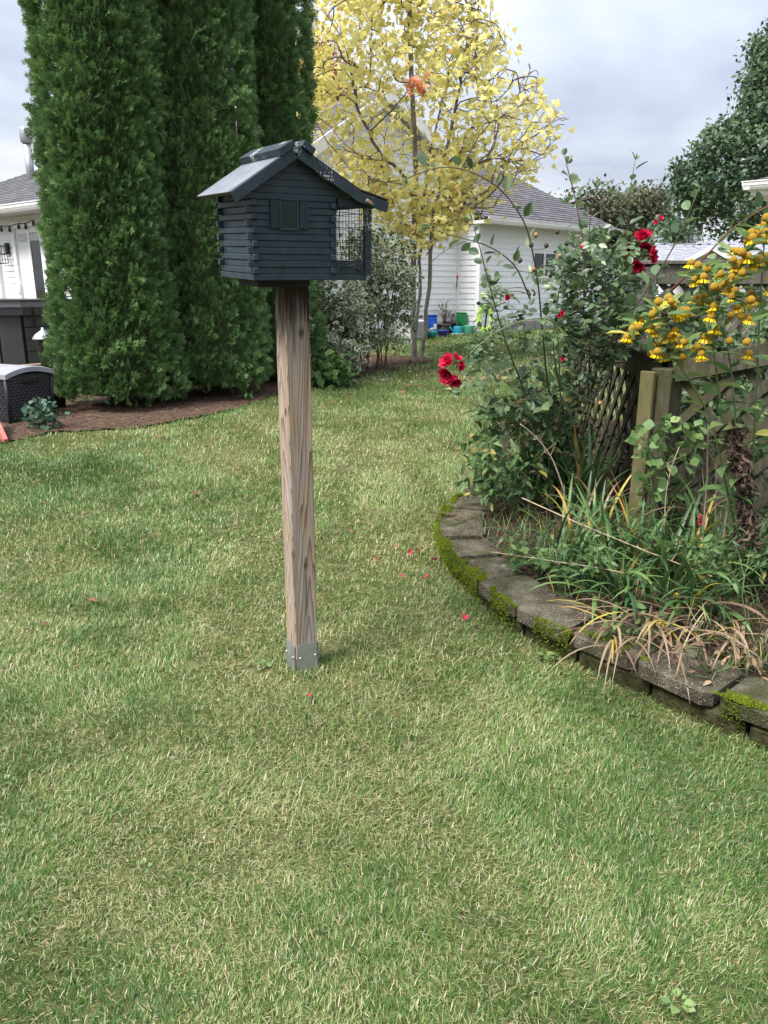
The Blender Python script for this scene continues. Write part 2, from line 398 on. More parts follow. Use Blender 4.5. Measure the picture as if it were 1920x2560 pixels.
# mulch needles and litter
m_litter = leafmat('litter', [(0,(.028,.018,.012)),(.5,(.080,.05,.036)),(.8,(.14,.092,.066)),(1,(.26,.2,.15))], trans=0, rough=.9, spec=.1)
lo, hi = MULCH[:,:2].min(0), MULCH[:,:2].max(0); n = 26000
x = rng.uniform(lo[0],hi[0],n); y = rng.uniform(lo[1],hi[1],n); k = inpoly(x,y,MULCH) & (np.abs(x) < .6*y+.3); x, y = x[k], y[k]; n = len(x)
v_, f_, m = blades(np.stack([x,y,gz(y)+.012+.02*vnoise(x,y,5,3)+rng.uniform(0,.012,n)],1), rng.uniform(0,6.28,n), rng.uniform(.03,.09,n), rng.uniform(1.25,1.6,n), rng.uniform(.004,.009,n), 1, np.zeros(n))
tag(mesh_np('mulch_litter', v_, f_, m_litter, attrs={'rnd': np.repeat(rng.random(n), m)}), 'red-brown needles and shredded bark littering the mulch', 'litter', kind='stuff')

# ------------------------------------------------------------------ low retaining wall
def blockmat():
    m, t, b, o = newmat('paver_concrete'); g = N(t, 'ShaderNodeNewGeometry')
    n = N(t, 'ShaderNodeTexNoise', Scale=9.0, Detail=7, Roughness=.65); t.links.new(g.outputs['Position'], n.inputs['Vector'])
    c1 = ramp(t, n.outputs[0], [(.3,(.026,.023,.015)),(.52,(.075,.066,.046)),(.72,(.14,.125,.092))])
    v = N(t, 'ShaderNodeTexVoronoi', Scale=120.0); t.links.new(g.outputs['Position'], v.inputs['Vector'])
    sp = ramp(t, v.outputs['Distance'], [(.16,(1,1,1)),(.30,(0,0,0))])
    n3 = N(t, 'ShaderNodeTexNoise', Scale=40.0, Detail=2); t.links.new(g.outputs['Position'], n3.inputs['Vector'])
    gate = ramp(t, n3.outputs[0], [(.42,(0,0,0)),(.52,(1,1,1))]); mu = N(t, 'ShaderNodeMixRGB', blend_type='MULTIPLY'); mu.inputs[0].default_value = 1
    t.links.new(sp, mu.inputs[1]); t.links.new(gate, mu.inputs[2])
    mx = N(t, 'ShaderNodeMixRGB'); t.links.new(mu.outputs[0], mx.inputs[0]); t.links.new(c1, mx.inputs[1]); mx.inputs[2].default_value = (.30,.28,.23,1)
    n4 = N(t, 'ShaderNodeTexNoise', Scale=5.0, Detail=5); t.links.new(g.outputs['Position'], n4.inputs['Vector'])
    al = ramp(t, n4.outputs[0], [(.5,(0,0,0)),(.68,(.8,.8,.8))]); mx2 = N(t, 'ShaderNodeMixRGB'); t.links.new(al, mx2.inputs[0]); t.links.new(mx.outputs[0], mx2.inputs[1]); mx2.inputs[2].default_value = (.035,.042,.010,1)
    t.links.new(mx2.outputs[0], b.inputs['Base Color']); b.inputs['Roughness'].default_value = .92; b.inputs['Specular IOR Level'].default_value = .2
    n5 = N(t, 'ShaderNodeTexNoise', Scale=120.0, Detail=5); t.links.new(g.outputs['Position'], n5.inputs['Vector'])
    bp = N(t, 'ShaderNodeBump', Strength=1.0, Distance=.012); t.links.new(n5.outputs[0], bp.inputs['Height']); t.links.new(bp.outputs[0], b.inputs['Normal']); return m
m_block = blockmat()
m_blockl = soilmat('mossy_shadowed_block', (.014,.014,.006), (.035,.034,.014), (.06,.058,.035), 22)  # dark moss tone, with shadow under the cap course put into the colour
gw = thing('garden_wall', 'low curved retaining wall of mossy concrete blocks edging the flower bed', 'garden wall', (*WR[len(WR)//2][:2], 0))
def wall_at(s):
    d = np.r_[0, np.cumsum(np.linalg.norm(np.diff(WR,axis=0),axis=1))]
    return np.array([np.interp(s,d,WR[:,i]) for i in range(3)]), nrm(np.array([np.interp(s,d,WIN[:,i]) for i in range(3)])), d[-1]
def course(z0, z1, s0, step, push, depth, jz, mm_=None):
    tot = wall_at(0)[2]; s = s0; k = 0
    while s < tot - .02:
        L = step*random.uniform(.9,1.12); e_ = min(s+L, tot); g = .009
        a, na, _ = wall_at(s+g); b, nb, _ = wall_at(e_-g); ti, tj = random.uniform(-jz,jz), random.uniform(-jz,jz)
        po = push + random.uniform(-.014,.014); P = []
        for zz in (z0, z1):
            for (q, nn, dd) in ((a,na,-po),(b,nb,-po),(b,nb,depth),(a,na,depth)):
                p = q + nn*dd; p[2] = zz + (ti if q is a else tj)*(1 if zz == z1 else .4) + float(gz(p[1])); P.append(p)
        m = MB(); m.hexa(P, random.uniform(.05,.11)); o = m.build('block', mm_ or m_block, gw)
        s = e_; k += 1
course(.076, WT, -.02, .31, 0.0, .25, .010)
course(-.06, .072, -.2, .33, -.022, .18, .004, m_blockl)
# moss
m_moss = leafmat('moss', [(0,(.055,.085,.008)),(.5,(.16,.22,.018)),(1,(.30,.36,.045))], trans=.2, rough=.9, spec=.1)
d_tot = wall_at(0)[2]; MP = []; 
for _ in range(42000):
    s = random.uniform(.35, d_tot-.05); p, nn, _ = wall_at(s); q = random.random()
    top = random.random() < .62
    w = abs(random.gauss(0,.028)) if top else -.004
    x, y = p[0]+nn[0]*w, p[1]+nn[1]*w
    dens = float(vnoise(s, w*4, 6.5, 61))*.6 + .4*float(vnoise(s,w*2,17,62)) - w*3.0 + (.06 if top else -.02)
    if dens < .485: continue
    if top: MP.append((x, y, WT+float(gz(y))+.001, 0, 0, 1, q))
    else:
        z = random.uniform(.0, WT); 
        if z < .09 and random.random() < .6: continue
        MP.append((x-nn[0]*(.0 if z > .07 else -.022), y-nn[1]*(.0 if z > .07 else -.022), z+float(gz(y)), -nn[0], -nn[1], .5, q))
MP = np.array(MP); n = len(MP)
dr = nrm(MP[:,3:6] + rng.normal(0,.45,(n,3))); T = np.array([(-.16,0,0),(.16,0,0),(0,1,0),(0,0,.16),(0,0,-.16)]); Ft = np.array([(0,1,2),(3,4,2)])
v_, f_ = scatter(T, Ft, basis(dr, rng.normal(0,1,(n,3))), MP[:,:3], rng.uniform(.006,.016,n))
tag(mesh_np('moss', v_, f_, m_moss, gw, {'rnd': np.repeat(np.clip(MP[:,6]*.6+.4*vnoise(MP[:,0],MP[:,1],12,63),0,1), 5)}), 'bright yellow-green moss cushions', kind='stuff')
# ------------------------------------------------------------------ bird feeder cabin on a wooden post
def paintmat(name, chips):
    m, t, b, o = newmat(name); g = N(t, 'ShaderNodeNewGeometry')
    n = N(t, 'ShaderNodeTexNoise', Scale=22.0, Detail=5, Roughness=.65); t.links.new(g.outputs['Position'], n.inputs['Vector'])
    c = ramp(t, n.outputs[0], [(.25,(.0080,.0175,.0255)),(.5,(.0138,.0265,.0370)),(.78,(.0240,.0395,.0510))])
    if chips:
        n2 = N(t, 'ShaderNodeTexNoise', Scale=190.0, Detail=3, Roughness=.5); t.links.new(g.outputs['Position'], n2.inputs['Vector'])
        n3 = N(t, 'ShaderNodeTexNoise', Scale=14.0, Detail=1); t.links.new(g.outputs['Position'], n3.inputs['Vector'])
        mu = N(t, 'ShaderNodeMath', operation='MULTIPLY'); t.links.new(n2.outputs[0], mu.inputs[0]); t.links.new(n3.outputs[0], mu.inputs[1])
        k = ramp(t, mu.outputs[0], [(chips,(0,0,0)),(chips+.012,(1,1,1))])
        mx = N(t, 'ShaderNodeMixRGB'); t.links.new(k, mx.inputs[0]); t.links.new(c, mx.inputs[1]); mx.inputs[2].default_value = (.42,.44,.42,1); c = mx.outputs[0]
    t.links.new(c, b.inputs['Base Color']); b.inputs['Roughness'].default_value = .55; b.inputs['Specular IOR Level'].default_value = .35
    n4 = N(t, 'ShaderNodeTexNoise', Scale=160.0, Detail=4); t.links.new(g.outputs['Position'], n4.inputs['Vector'])
    bp = N(t, 'ShaderNodeBump', Strength=.25, Distance=.003); t.links.new(n4.outputs[0], bp.inputs['Height']); t.links.new(bp.outputs[0], b.inputs['Normal']); return m
m_paint = paintmat('dark_slate_paint', None); m_paintc = paintmat('chipped_slate_paint', .335)
m_dark = mat('dark_wood', (.018,.014,.012), (.008,.007,.006), rough=.8)
m_glass = mat('dim_window_glass', (.010,.019,.020), (.006,.011,.012), rough=.35, spec=.3, scale=12)
m_sheet = mat('weathered_metal_sheet', (.34,.37,.41), (.20,.225,.26), rough=.38, scale=9, metal=.55, bump=.12, bscale=40)
m_wire = mat('dark_wire', (.03,.032,.035), rough=.5, metal=.6)
m_galv = mat('galvanised_steel', (.44,.46,.48), (.33,.35,.37), rough=.42, metal=.75, scale=14, bump=.05)
m_screw = mat('screw_steel', (.5,.5,.48), rough=.35, metal=.9)
m_shingle_s = mat('gritty_roofing', (.03,.028,.026), (.012,.012,.012), rough=.95, scale=60, bump=.6, bscale=150)
m_raw = mat('bare_orange_wood', (.40,.17,.09), (.44,.33,.25), rough=.8, scale=30)

def postmat():
    m, t, b, o = newmat('weathered_pine'); tc_ = N(t, 'ShaderNodeTexCoord')
    mp1 = N(t, 'ShaderNodeMapping'); mp1.inputs['Location'].default_value = (-.006,.0,-.2); mp1.inputs['Rotation'].default_value = (math.radians(1.9), math.radians(-1.5), .35)
    t.links.new(tc_.outputs['Object'], mp1.inputs[0])
    nz = N(t, 'ShaderNodeTexNoise', Scale=3.2, Detail=3); t.links.new(mp1.outputs[0], nz.inputs['Vector'])
    st = N(t, 'ShaderNodeMapping'); st.inputs['Scale'].default_value = (1,1,.045); t.links.new(mp1.outputs[0], st.inputs[0])
    n0 = N(t, 'ShaderNodeTexNoise', Scale=16.0, Detail=2); t.links.new(st.outputs[0], n0.inputs['Vector'])
    av = N(t, 'ShaderNodeMixRGB', blend_type='LINEAR_LIGHT'); av.inputs[0].default_value = .016; t.links.new(mp1.outputs[0], av.inputs[1]); t.links.new(n0.outputs['Color'], av.inputs[2])
    w = N(t, 'ShaderNodeTexWave', wave_type='RINGS', rings_direction='Z', wave_profile='SAW', Scale=66.0, Distortion=.6, Detail=2.0); w.inputs['Detail Scale'].default_value = 1.5
    t.links.new(av.outputs[0], w.inputs['Vector'])
    c = ramp(t, w.outputs[0], [(0,(.36,.28,.205)),(.6,(.30,.228,.162)),(.85,(.18,.128,.088)),(.97,(.12,.083,.058)),(1,(.34,.262,.19))])
    fs = N(t, 'ShaderNodeMapping'); fs.inputs['Scale'].default_value = (1,1,.02); t.links.new(tc_.outputs['Object'], fs.inputs[0])
    nf = N(t, 'ShaderNodeTexNoise', Scale=190.0, Detail=3); t.links.new(fs.outputs[0], nf.inputs['Vector'])
    fc = ramp(t, nf.outputs[0], [(.3,(.66,.66,.68)),(.7,(1.12,1.1,1.08))]); mu = N(t, 'ShaderNodeMixRGB', blend_type='MULTIPLY'); mu.inputs[0].default_value = 1; t.links.new(c, mu.inputs[1]); t.links.new(fc, mu.inputs[2]); c = mu.outputs[0]
    # grey weathering in streaks
    gs = N(t, 'ShaderNodeMapping'); gs.inputs['Scale'].default_value = (1,1,.10); t.links.new(tc_.outputs['Object'], gs.inputs[0])
    ng = N(t, 'ShaderNodeTexNoise', Scale=26.0, Detail=4); t.links.new(gs.outputs[0], ng.inputs['Vector'])
    gk = ramp(t, ng.outputs[0], [(.42,(0,0,0)),(.64,(.75,.75,.75))]); mg = N(t, 'ShaderNodeMixRGB'); t.links.new(gk, mg.inputs[0]); t.links.new(c, mg.inputs[1])
    hsv = N(t, 'ShaderNodeHueSaturation', Saturation=.38, Value=.98); t.links.new(c, hsv.inputs['Color']); t.links.new(hsv.outputs[0], mg.inputs[2]); c = mg.outputs[0]
    # water stain fingers under the cabin, knots with dark tails
    sp_ = N(t, 'ShaderNodeSeparateXYZ'); t.links.new(tc_.outputs['Object'], sp_.inputs[0])
    ns = N(t, 'ShaderNodeMapping'); ns.inputs['Scale'].default_value = (1,1,.05); t.links.new(tc_.outputs['Object'], ns.inputs[0])
    nn = N(t, 'ShaderNodeTexNoise', Scale=75.0, Detail=2); t.links.new(ns.outputs[0], nn.inputs['Vector'])
    ma = N(t, 'ShaderNodeMath', operation='MULTIPLY_ADD'); t.links.new(nn.outputs[0], ma.inputs[0]); ma.inputs[1].default_value = .42; t.links.new(sp_.outputs[2], ma.inputs[2])
    sk = ramp(t, ma.outputs[0], [(0,(0,0,0)),(1,(1,1,1))]); mr = N(t, 'ShaderNodeMapRange'); mr.inputs['From Min'].default_value = 1.46; mr.inputs['From Max'].default_value = 1.60; t.links.new(ma.outputs[0], mr.inputs['Value'])
    ms = N(t, 'ShaderNodeMixRGB', blend_type='MULTIPLY'); t.links.new(mr.outputs[0], ms.inputs[0]); t.links.new(c, ms.inputs[1]); ms.inputs[2].default_value = (.14,.12,.13,1); c = ms.outputs[0]
    for (kx, ky, kz, r, tail) in KNOTS:
        vm = N(t, 'ShaderNodeMapping'); vm.inputs['Location'].default_value = (-kx, -ky, -kz*.62); vm.inputs['Scale'].default_value = (1,1,.62); t.links.new(tc_.outputs['Object'], vm.inputs[0])
        ln = N(t, 'ShaderNodeVectorMath', operation='LENGTH'); t.links.new(vm.outputs[0], ln.inputs[0])
        kk = ramp(t, ln.outputs['Value'], [(0,(.85,.85,.85)),(r*.8,(.9,.9,.9)),(r*1.15,(.35,.35,.35)),(r*2.2,(0,0,0))])
        mk = N(t, 'ShaderNodeMixRGB'); t.links.new(kk, mk.inputs[0]); t.links.new(c, mk.inputs[1]); mk.inputs[2].default_value = (.035,.026,.020,1); c = mk.outputs[0]
        if tail:
            v2 = N(t, 'ShaderNodeMapping'); v2.inputs['Location'].default_value = (-kx, -ky, (-kz+tail)*.055); v2.inputs['Scale'].default_value = (1,1,.055); t.links.new(tc_.outputs['Object'], v2.inputs[0])
            l2 = N(t, 'ShaderNodeVectorMath', operation='LENGTH'); t.links.new(v2.outputs[0], l2.inputs[0])
            k2 = ramp(t, l2.outputs['Value'], [(0,(.75,.75,.75)),(.0045,(.6,.6,.6)),(.009,(0,0,0))]); m2 = N(t, 'ShaderNodeMixRGB'); t.links.new(k2, m2.inputs[0]); t.links.new(c, m2.inputs[1]); m2.inputs[2].default_value = (.07,.055,.05,1); c = m2.outputs[0]
    t.links.new(c, b.inputs['Base Color']); b.inputs['Roughness'].default_value = .85; b.inputs['Specular IOR Level'].default_value = .2
    bp = N(t, 'ShaderNodeBump', Strength=.35, Distance=.004); t.links.new(nf.outputs[0], bp.inputs['Height']); t.links.new(bp.outputs[0], b.inputs['Normal']); return m

A1 = math.radians(30); e1 = np.array([math.cos(A1), math.sin(A1), 0]); e2 = np.array([-math.sin(A1), math.cos(A1), 0]); e3 = np.array([0,0,1.0])
PB = gp(757, 1668); PB[2] = 0
feeder = thing('bird_feeder', 'dark slate log-cabin bird feeder on a square weathered wooden post', 'bird feeder', PB)
hw = .0445
ptop = np.array([*at(729, 730, 2.735)[:2], 1.452])
lean = (ptop - PB)/ptop[2]
KN = [(.012,-1,1.29,.008,0),(-1,0,1.02,.0075,0),(.004,-1,.45,.006,.11),(-1,-.02,.50,.006,.06)]
KNOTS = []
for a, b_, z, r, tl in KN:
    c0 = lean*z; p = c0 + (e1*a - e2*hw if b_ == -1 else -e1*hw + e2*b_*1.0 - e2*.02); KNOTS.append((p[0], p[1], z, r, tl))
def sq(z, h, extra=0):
    c = PB + lean*z; c = np.array([c[0], c[1], z])
    return [c - e1*h - e2*h, c + e1*h - e2*h, c + e1*h + e2*h, c - e1*h + e2*h]
m = MB(); m.hexa(sq(.035, hw) + sq(1.452, hw), .03); m.build('post', postmat(), feeder)
# steel post base: one plate on each face, folded round the corners
plate_z0, plate_z1 = .0, .135
for (f, s_, lab) in ((-e2, e1, 'front'), (-e1, e2, 'side'), (e2, e1, 'back'), (e1, e2, 'far')):
    m = MB(); c = PB + f*(hw+.003); w = hw - .0035
    prof = []
    for i in range(5): prof.append((-w, plate_z1)) if False else None
    pts = [(-w+.0,plate_z0),(w,plate_z0),(w,plate_z1-.012)] + [(w-.012+.012*math.cos(a), plate_z1-.012+.012*math.sin(a)) for a in np.linspace(.3,1.5,4)] + [(-w+.012-.012*math.sin(a-1.57), plate_z1-.012+.012*math.cos(a-1.57)) for a in np.linspace(1.6,2.9,4)] + [(-w,plate_z1-.012)]
    V = [c + s_*x + e3*z for x, z in pts] + [c + f*.003 + s_*x + e3*z for x, z in pts]; n = len(pts)
    Fs = [tuple(range(n))[::-1], tuple(range(n,2*n))] + [(i,(i+1)%n,(i+1)%n+n,i+n) for i in range(n)]
    m.add(V, Fs); po = m.build('bracket_plate', m_galv, feeder)
    for sx_ in (-1, 1):
        b = MB(); cc = c + f*.003 + s_*sx_*(w-.010) + e3*.082; fr = np.stack([s_, e3, f], 1)
        b.tube([cc, cc+f*.003, cc+f*.006], [.005,.005,.003], 8); b.build('screw', m_screw, po, smooth=True)
m = MB(); c = PB*[1,1,0]
m.hexa(sq(-.02, hw-.004) + sq(.034, hw-.004)); m.build('bracket_base', m_galv, feeder)

YN = 2.48; NC = np.array([*at(634, 701, YN)[:2], 1.459])
R1 = Matrix.Rotation(math.radians(2.8), 3, Vector(e1)); R2 = Matrix.Rotation(math.radians(-0.5), 3, Vector(e2)); RT = np.array(R1 @ R2)
KS = .935
def H(s, d, h):      # cabin coordinates: s along the front, d depth, h height
    return NC + RT @ (e1*s*KS + e2*d*KS + e3*h)
def hbox(name, s0, s1, d0, d1, h0, h1, m_, parent=feeder, b=.0014, mb=None):
    mm = mb or MB(); c = H((s0+s1)/2, (d0+d1)/2, (h0+h1)/2)
    mm.box(c, (abs(s1-s0)*KS, abs(d1-d0)*KS, abs(h1-h0)), RT @ np.stack([e1,e2,e3],1), b)
    return None if mb else mm.build(name, m_, parent)
CL, CW, PL = .300, .305, .430          # cabin length, depth, length with porch
RH = .0195; TK = .020
for r in range(12):
    z0, z1 = r*RH, (r+1)*RH - .0009
    full = r < 2; A = (r % 2 == 1)
    if r == 0: hbox('log', 0, PL-.014, 0, TK, z0, z1, m_paint); hbox('log', 0, TK, TK+.001, CW, z0, z1, m_paint); hbox('log', 0, PL-.014, CW+.001-TK+TK*0, CW+TK, z0, z1, m_paint); continue
    if A:   # side logs run through and show their ends on the front
        hbox('log', .003, CL, .002, TK, z0, z1, m_paint)
        hbox('log', -.001, TK-.002, -.009, CW+.009, z0, z1, m_paint, b=.0025); hbox('log', CL-.019, CL+.001, -.009, CW+.009, z0, z1, m_paint, b=.0025)
        hbox('log', .003, CL, CW-TK, CW, z0, z1, m_paint)
        if r == 1: hbox('log', CL+.002, PL-.014, .002, TK, z0, z1, m_paint); hbox('log', CL+.002, PL-.014, CW-TK, CW, z0, z1, m_paint)
    else:
        hbox('log', -.016, CL+.005, 0, TK, z0, z1, m_paint, b=.0016); hbox('log', -.016, CL+.005, CW-TK, CW, z0, z1, m_paint, b=.0016)
        hbox('log', .002, TK, TK+.001, CW-TK-.001, z0, z1, m_paint); hbox('log', CL-TK, CL-.002, TK+.001, CW-TK-.001, z0, z1, m_paint)
        if r == 2: hbox('porch_rail', CL+.008, PL-.02, .003, TK-.002, z0, z1-.002, m_paintc); hbox('porch_rail', CL+.008, PL-.02, CW-TK, CW-.003, z0, z1-.002, m_paintc)
HT = 12*RH; PEAK = .379; SP = .152; SL = (PEAK-HT)/ (SP+.05)
hbox('gable_board', -.012, CL+.004, 0, TK, HT, HT+RH-.0012, m_paint); hbox('gable_board', -.012, CL+.004, CW-TK, CW, HT, HT+RH-.0012, m_paint)
slope = .56
for d0 in (0.002, CW-TK):
    for r in range(13, 19):
        z0, z1 = r*RH, (r+1)*RH-.0012; top = PEAK - .014
        hw0 = min((top - z0)/slope, SP+.012); hw1 = (top - z1)/slope; hw1 = min(hw1, SP+.01)
        if hw0 < .012: break
        hw1 = max(hw1, .004); mm = MB()
        mm.hexa([H(SP-hw0,d0,z0),H(SP+hw0,d0,z0),H(SP+hw0,d0+TK-.003,z0),H(SP-hw0,d0+TK-.003,z0),H(SP-hw1,d0,z1),H(SP+hw1,d0,z1),H(SP+hw1,d0+TK-.003,z1),H(SP-hw1,d0+TK-.003,z1)], .01)
        mm.build('gable_board', m_paint, feeder)
hbox('floor', .002, PL-.016, .021, CW-.001, .002, .014, m_dark); hbox('ceiling_board', .02, CL-.02, .021, CW-.021, HT-.01, HT, m_dark)
hbox('mounting_board', .035, .225, .05, .24, -.022, -.0005, m_dark)
hbox('light_blocker', .021, CL-.021, .0215, CW-.0215, .015, HT-.011, m_dark, b=0)  # added box inside the walls, stops light showing through log gaps
hbox('log', .001, TK-.001, TK+.002, CW-TK-.002, HT, HT+.019, m_paint); hbox('log', CL-TK, CL-.002, TK+.002, CW-TK-.002, HT, HT+.019, m_paint); hbox('log', .004, TK-.001, TK+.002, CW-TK-.002, HT+.020, HT+.036, m_paint)
# window with shutters
wn_ = thing if False else None
fr = MB()
ws0, ws1, wh0, wh1 = .104, .158, 7.95*RH, 11.95*RH
for (a,b_,c_,d_) in ((ws0-.008,ws0,wh0-.008,wh1+.006),(ws1,ws1+.008,wh0-.008,wh1+.006),(ws0,ws1,wh0-.008,wh0),(ws0,ws1,wh1,wh1+.006)):
    hbox('x', a, b_, -.004, .006, c_, d_, None, mb=fr, b=.001)
wf = fr.build('window_frame', m_paint, feeder); hbox('window_pane', ws0+.0005, ws1-.0005, -.0015, .003, wh0+.0005, wh1-.0005, m_glass, wf, b=0)
for (a, b_) in ((.0645,.0945),(.168,.198)):
    sh = MB(); n = 6; w = (b_-a)/n
    hbox('x', a, b_, -.006, .002, wh0-.003, wh1, None, mb=sh, b=.001)
    for i in range(n): hbox('x', a+i*w+.0006, a+(i+1)*w-.0006, -.0085, -.0055, wh0-.003, wh1, None, mb=sh, b=.0009)
    sh.build('shutter', m_paint, feeder)
kn = MB(); kc = H(.105, .0, 2.15*RH); kn.tube([kc, kc + RT@(-e2)*.002], [.006,.005], 10); kn.build('knot', m_dark, feeder)
# porch
for d0 in (.001, CW-TK): hbox('porch_post', PL-.012, PL+.012, d0, d0+.023, .004, HT-.0125, m_paintc)
hbox('porch_beam', CL+.01, PL+.022, .0, .022, HT-.012, HT+.012, m_paint); hbox('porch_beam', CL+.01, PL+.022, CW-.022, CW, HT-.012, HT+.012, m_paint)
hbox('porch_beam', PL-.012, PL+.010, .023, CW-.023, HT-.011, HT+.011, m_paint)
hbox('porch_sill', PL-.010, PL+.010, .025, CW-.022, .004, 3*RH, m_paint)
wm = MB()
for i in range(5):
    s_ = CL+.016 + i*.0235; wm.tube([H(s_, CW-.024, 2.6*RH), H(s_+.001, CW-.024, HT-.012)], .0010, 4)
for i in range(8):
    z_ = 3.1*RH + i*.0205; wm.tube([H(CL+.004, CW-.025, z_), H(PL-.012, CW-.025, z_+.001)], .0010, 4)
for i in range(12):
    d_ = .03 + i*.0235; wm.tube([H(PL-.002, d_, 3*RH), H(PL-.002, d_, HT-.014)], .0010, 4)
for i in range(8):
    z_ = 3.2*RH + i*.0205; wm.tube([H(PL-.003, .024, z_), H(PL-.003, CW-.022, z_)], .0010, 4)
wm.build('wire_mesh', m_wire, feeder)
lw = MB()
lw.tube([H(.325,-.004,1.2*RH), H(.321,-.005,4*RH), H(.312,-.005,7*RH), H(.309,-.006,9*RH), H(.313,-.005,10.6*RH), H(.325,-.002,11.8*RH)], .0014, 5)
lw.tube([H(.353,-.004,1.9*RH), H(.351,-.005,6*RH), H(.349,-.005,10*RH), H(.348,-.003,11.9*RH)], .0014, 5)
lw.tube([H(.390,-.004,2.0*RH), H(.392,-.005,6*RH), H(.391,-.004,9*RH), H(.390,-.003,11.7*RH)], .0014, 5)
lw.tube([H(.292,-.014,1.9*RH), H(.312,-.013,2.3*RH), H(.36,-.007,2.05*RH), H(.41,-.006,1.9*RH), H(.452,-.006,1.6*RH)], .0014, 5)
lw.tube([H(.300,-.006,4.1*RH), H(.36,-.006,4.0*RH), H(.41,-.005,3.85*RH), H(.455,-.005,3.55*RH)], .0013, 5)
lw.tube([H(.284,-.013,6.0*RH), H(.33,-.008,6.0*RH), H(.39,-.006,5.85*RH), H(.455,-.005,5.6*RH)], .0013, 5)
lw.tube([H(.284,-.013,8.2*RH), H(.34,-.007,8.2*RH), H(.41,-.005,7.9*RH), H(.455,-.005,7.7*RH)], .0013, 5)
lw.tube([H(.30,-.006,10.6*RH), H(.35,-.006,10.5*RH), H(.40,-.006,10.3*RH)], .0013, 5)
lw.build('bent_wire', m_wire, feeder)
b = MB(); cc = H(.388, -.002, 1.75*RH); fdir = RT@(-e2); b.tube([cc, cc+fdir*.004, cc+fdir*.0075, cc+fdir*.009], [.006,.0065,.005,.002], 10); b.build('round_screw', m_dark, feeder, smooth=True)
# roof
FR, BK = -.030, CW+.035
def slab(name, s0,h0,s1,h1,d0,d1,th,m_,parent=feeder,off=0.0):
    n = nrm(np.array([-(h1-h0), s1-s0])); 
    if n[1] < 0: n = -n
    P = []
    for k in (off, off+th):
        for (s,h,d) in ((s0,h0,d0),(s1,h1,d0),(s1,h1,d1),(s0,h0,d1)): P.append(H(s+n[0]*k, d, h+n[1]*k))
    mm = MB(); mm.hexa(P, .02); return mm.build(name, m_, parent)
eL, eR = -.058, .375
hL, hR = PEAK - .010 - .605*(SP-eL), PEAK - .010 - .500*(eR-SP)
rl = slab('roof_board', eL, hL, SP-.0015, PEAK-.011, FR+.018, BK-.01, .012, m_paint)
slab('metal_sheet', eL-.009, hL-.006, SP-.003, PEAK-.012, FR+.0185, BK-.016, .002, m_sheet, rl, .0135)
rr = slab('roof_board', SP+.0015, PEAK-.011, eR, hR, FR+.018, BK-.01, .012, m_paint)
slab('roofing_felt', SP+.004, PEAK-.012, eR, hR, FR+.002, BK, .005, m_shingle_s, rr, .0130)
flare = slab('roof_board', eR+.001, hR, PL+.056, hR-.026, FR+.018, BK-.01, .012, m_paint)
slab('roofing_felt', eR+.001, hR+.001, PL+.058, hR-.0255, FR+.0, BK, .005, m_shingle_s, flare, .0130)
slab('fascia', eL+.002, hL-.020, SP-.001, PEAK-.029, FR, FR+.0175, .031, m_paint); slab('fascia', SP+.001, PEAK-.029, eR, hR-.021, FR, FR+.0175, .031, m_paintc)
slab('fascia', eR+.001, hR-.020, PL+.055, hR-.046, FR, FR+.0175, .030, m_paintc)
slab('ridge_cap', SP-.050, PEAK-.012-slope*.05, SP-.001, PEAK-.012, FR-.012, BK-.015, .020, m_paintc, off=.017); slab('ridge_cap', SP+.001, PEAK-.012, SP+.040, PEAK-.012-slope*.04, FR-.012, BK-.015, .020, m_paintc, off=.019)
ch = MB(); P = [H(.398,FR-.004,hR-.018), H(.432,FR-.004,hR-.028), H(.432,FR-.001,hR-.028), H(.398,FR-.001,hR-.018), H(.404,FR-.006,hR-.008), H(.420,FR-.006,hR-.018), H(.422,FR-.001,hR-.017), H(.403,FR-.001,hR-.008)]
ch.hexa(P, .12); ch.build('splintered_wood', m_raw, feeder)

# ------------------------------------------------------------------ lattice fences
def woodmat(name, a, b_, c_, algae):
    m, t, b, o = newmat(name); tc_ = N(t, 'ShaderNodeNewGeometry'); 
    mp = N(t, 'ShaderNodeMapping'); mp.inputs['Scale'].default_value = (1,1,.25); t.links.new(tc_.outputs['Position'], mp.inputs[0])
    n = N(t, 'ShaderNodeTexNoise', Scale=38.0, Detail=7, Roughness=.7); t.links.new(mp.outputs[0], n.inputs['Vector'])
    c = ramp(t, n.outputs[0], [(.3,a),(.5,b_),(.72,c_)])
    n2 = N(t, 'ShaderNodeTexNoise', Scale=4.5, Detail=4); t.links.new(tc_.outputs['Position'], n2.inputs['Vector'])
    k = ramp(t, n2.outputs[0], [(.42,(0,0,0)),(.66,(.8,.8,.8))]); mx = N(t, 'ShaderNodeMixRGB'); t.links.new(k, mx.inputs[0]); t.links.new(c, mx.inputs[1]); mx.inputs[2].default_value = (*algae,1)
    t.links.new(mx.outputs[0], b.inputs['Base Color']); b.inputs['Roughness'].default_value = .9; b.inputs['Specular IOR Level'].default_value = .15
    bp = N(t, 'ShaderNodeBump', Strength=.4, Distance=.004); t.links.new(n.outputs[0], bp.inputs['Height']); t.links.new(bp.outputs[0], b.inputs['Normal']); return m
m_fence = woodmat('weathered_lattice_wood', (.020,.019,.013), (.050,.047,.034), (.095,.090,.069), (.052,.051,.017))
m_fenceg = woodmat('grey_weathered_wood', (.05,.045,.04), (.12,.11,.10), (.20,.185,.165), (.08,.075,.05))
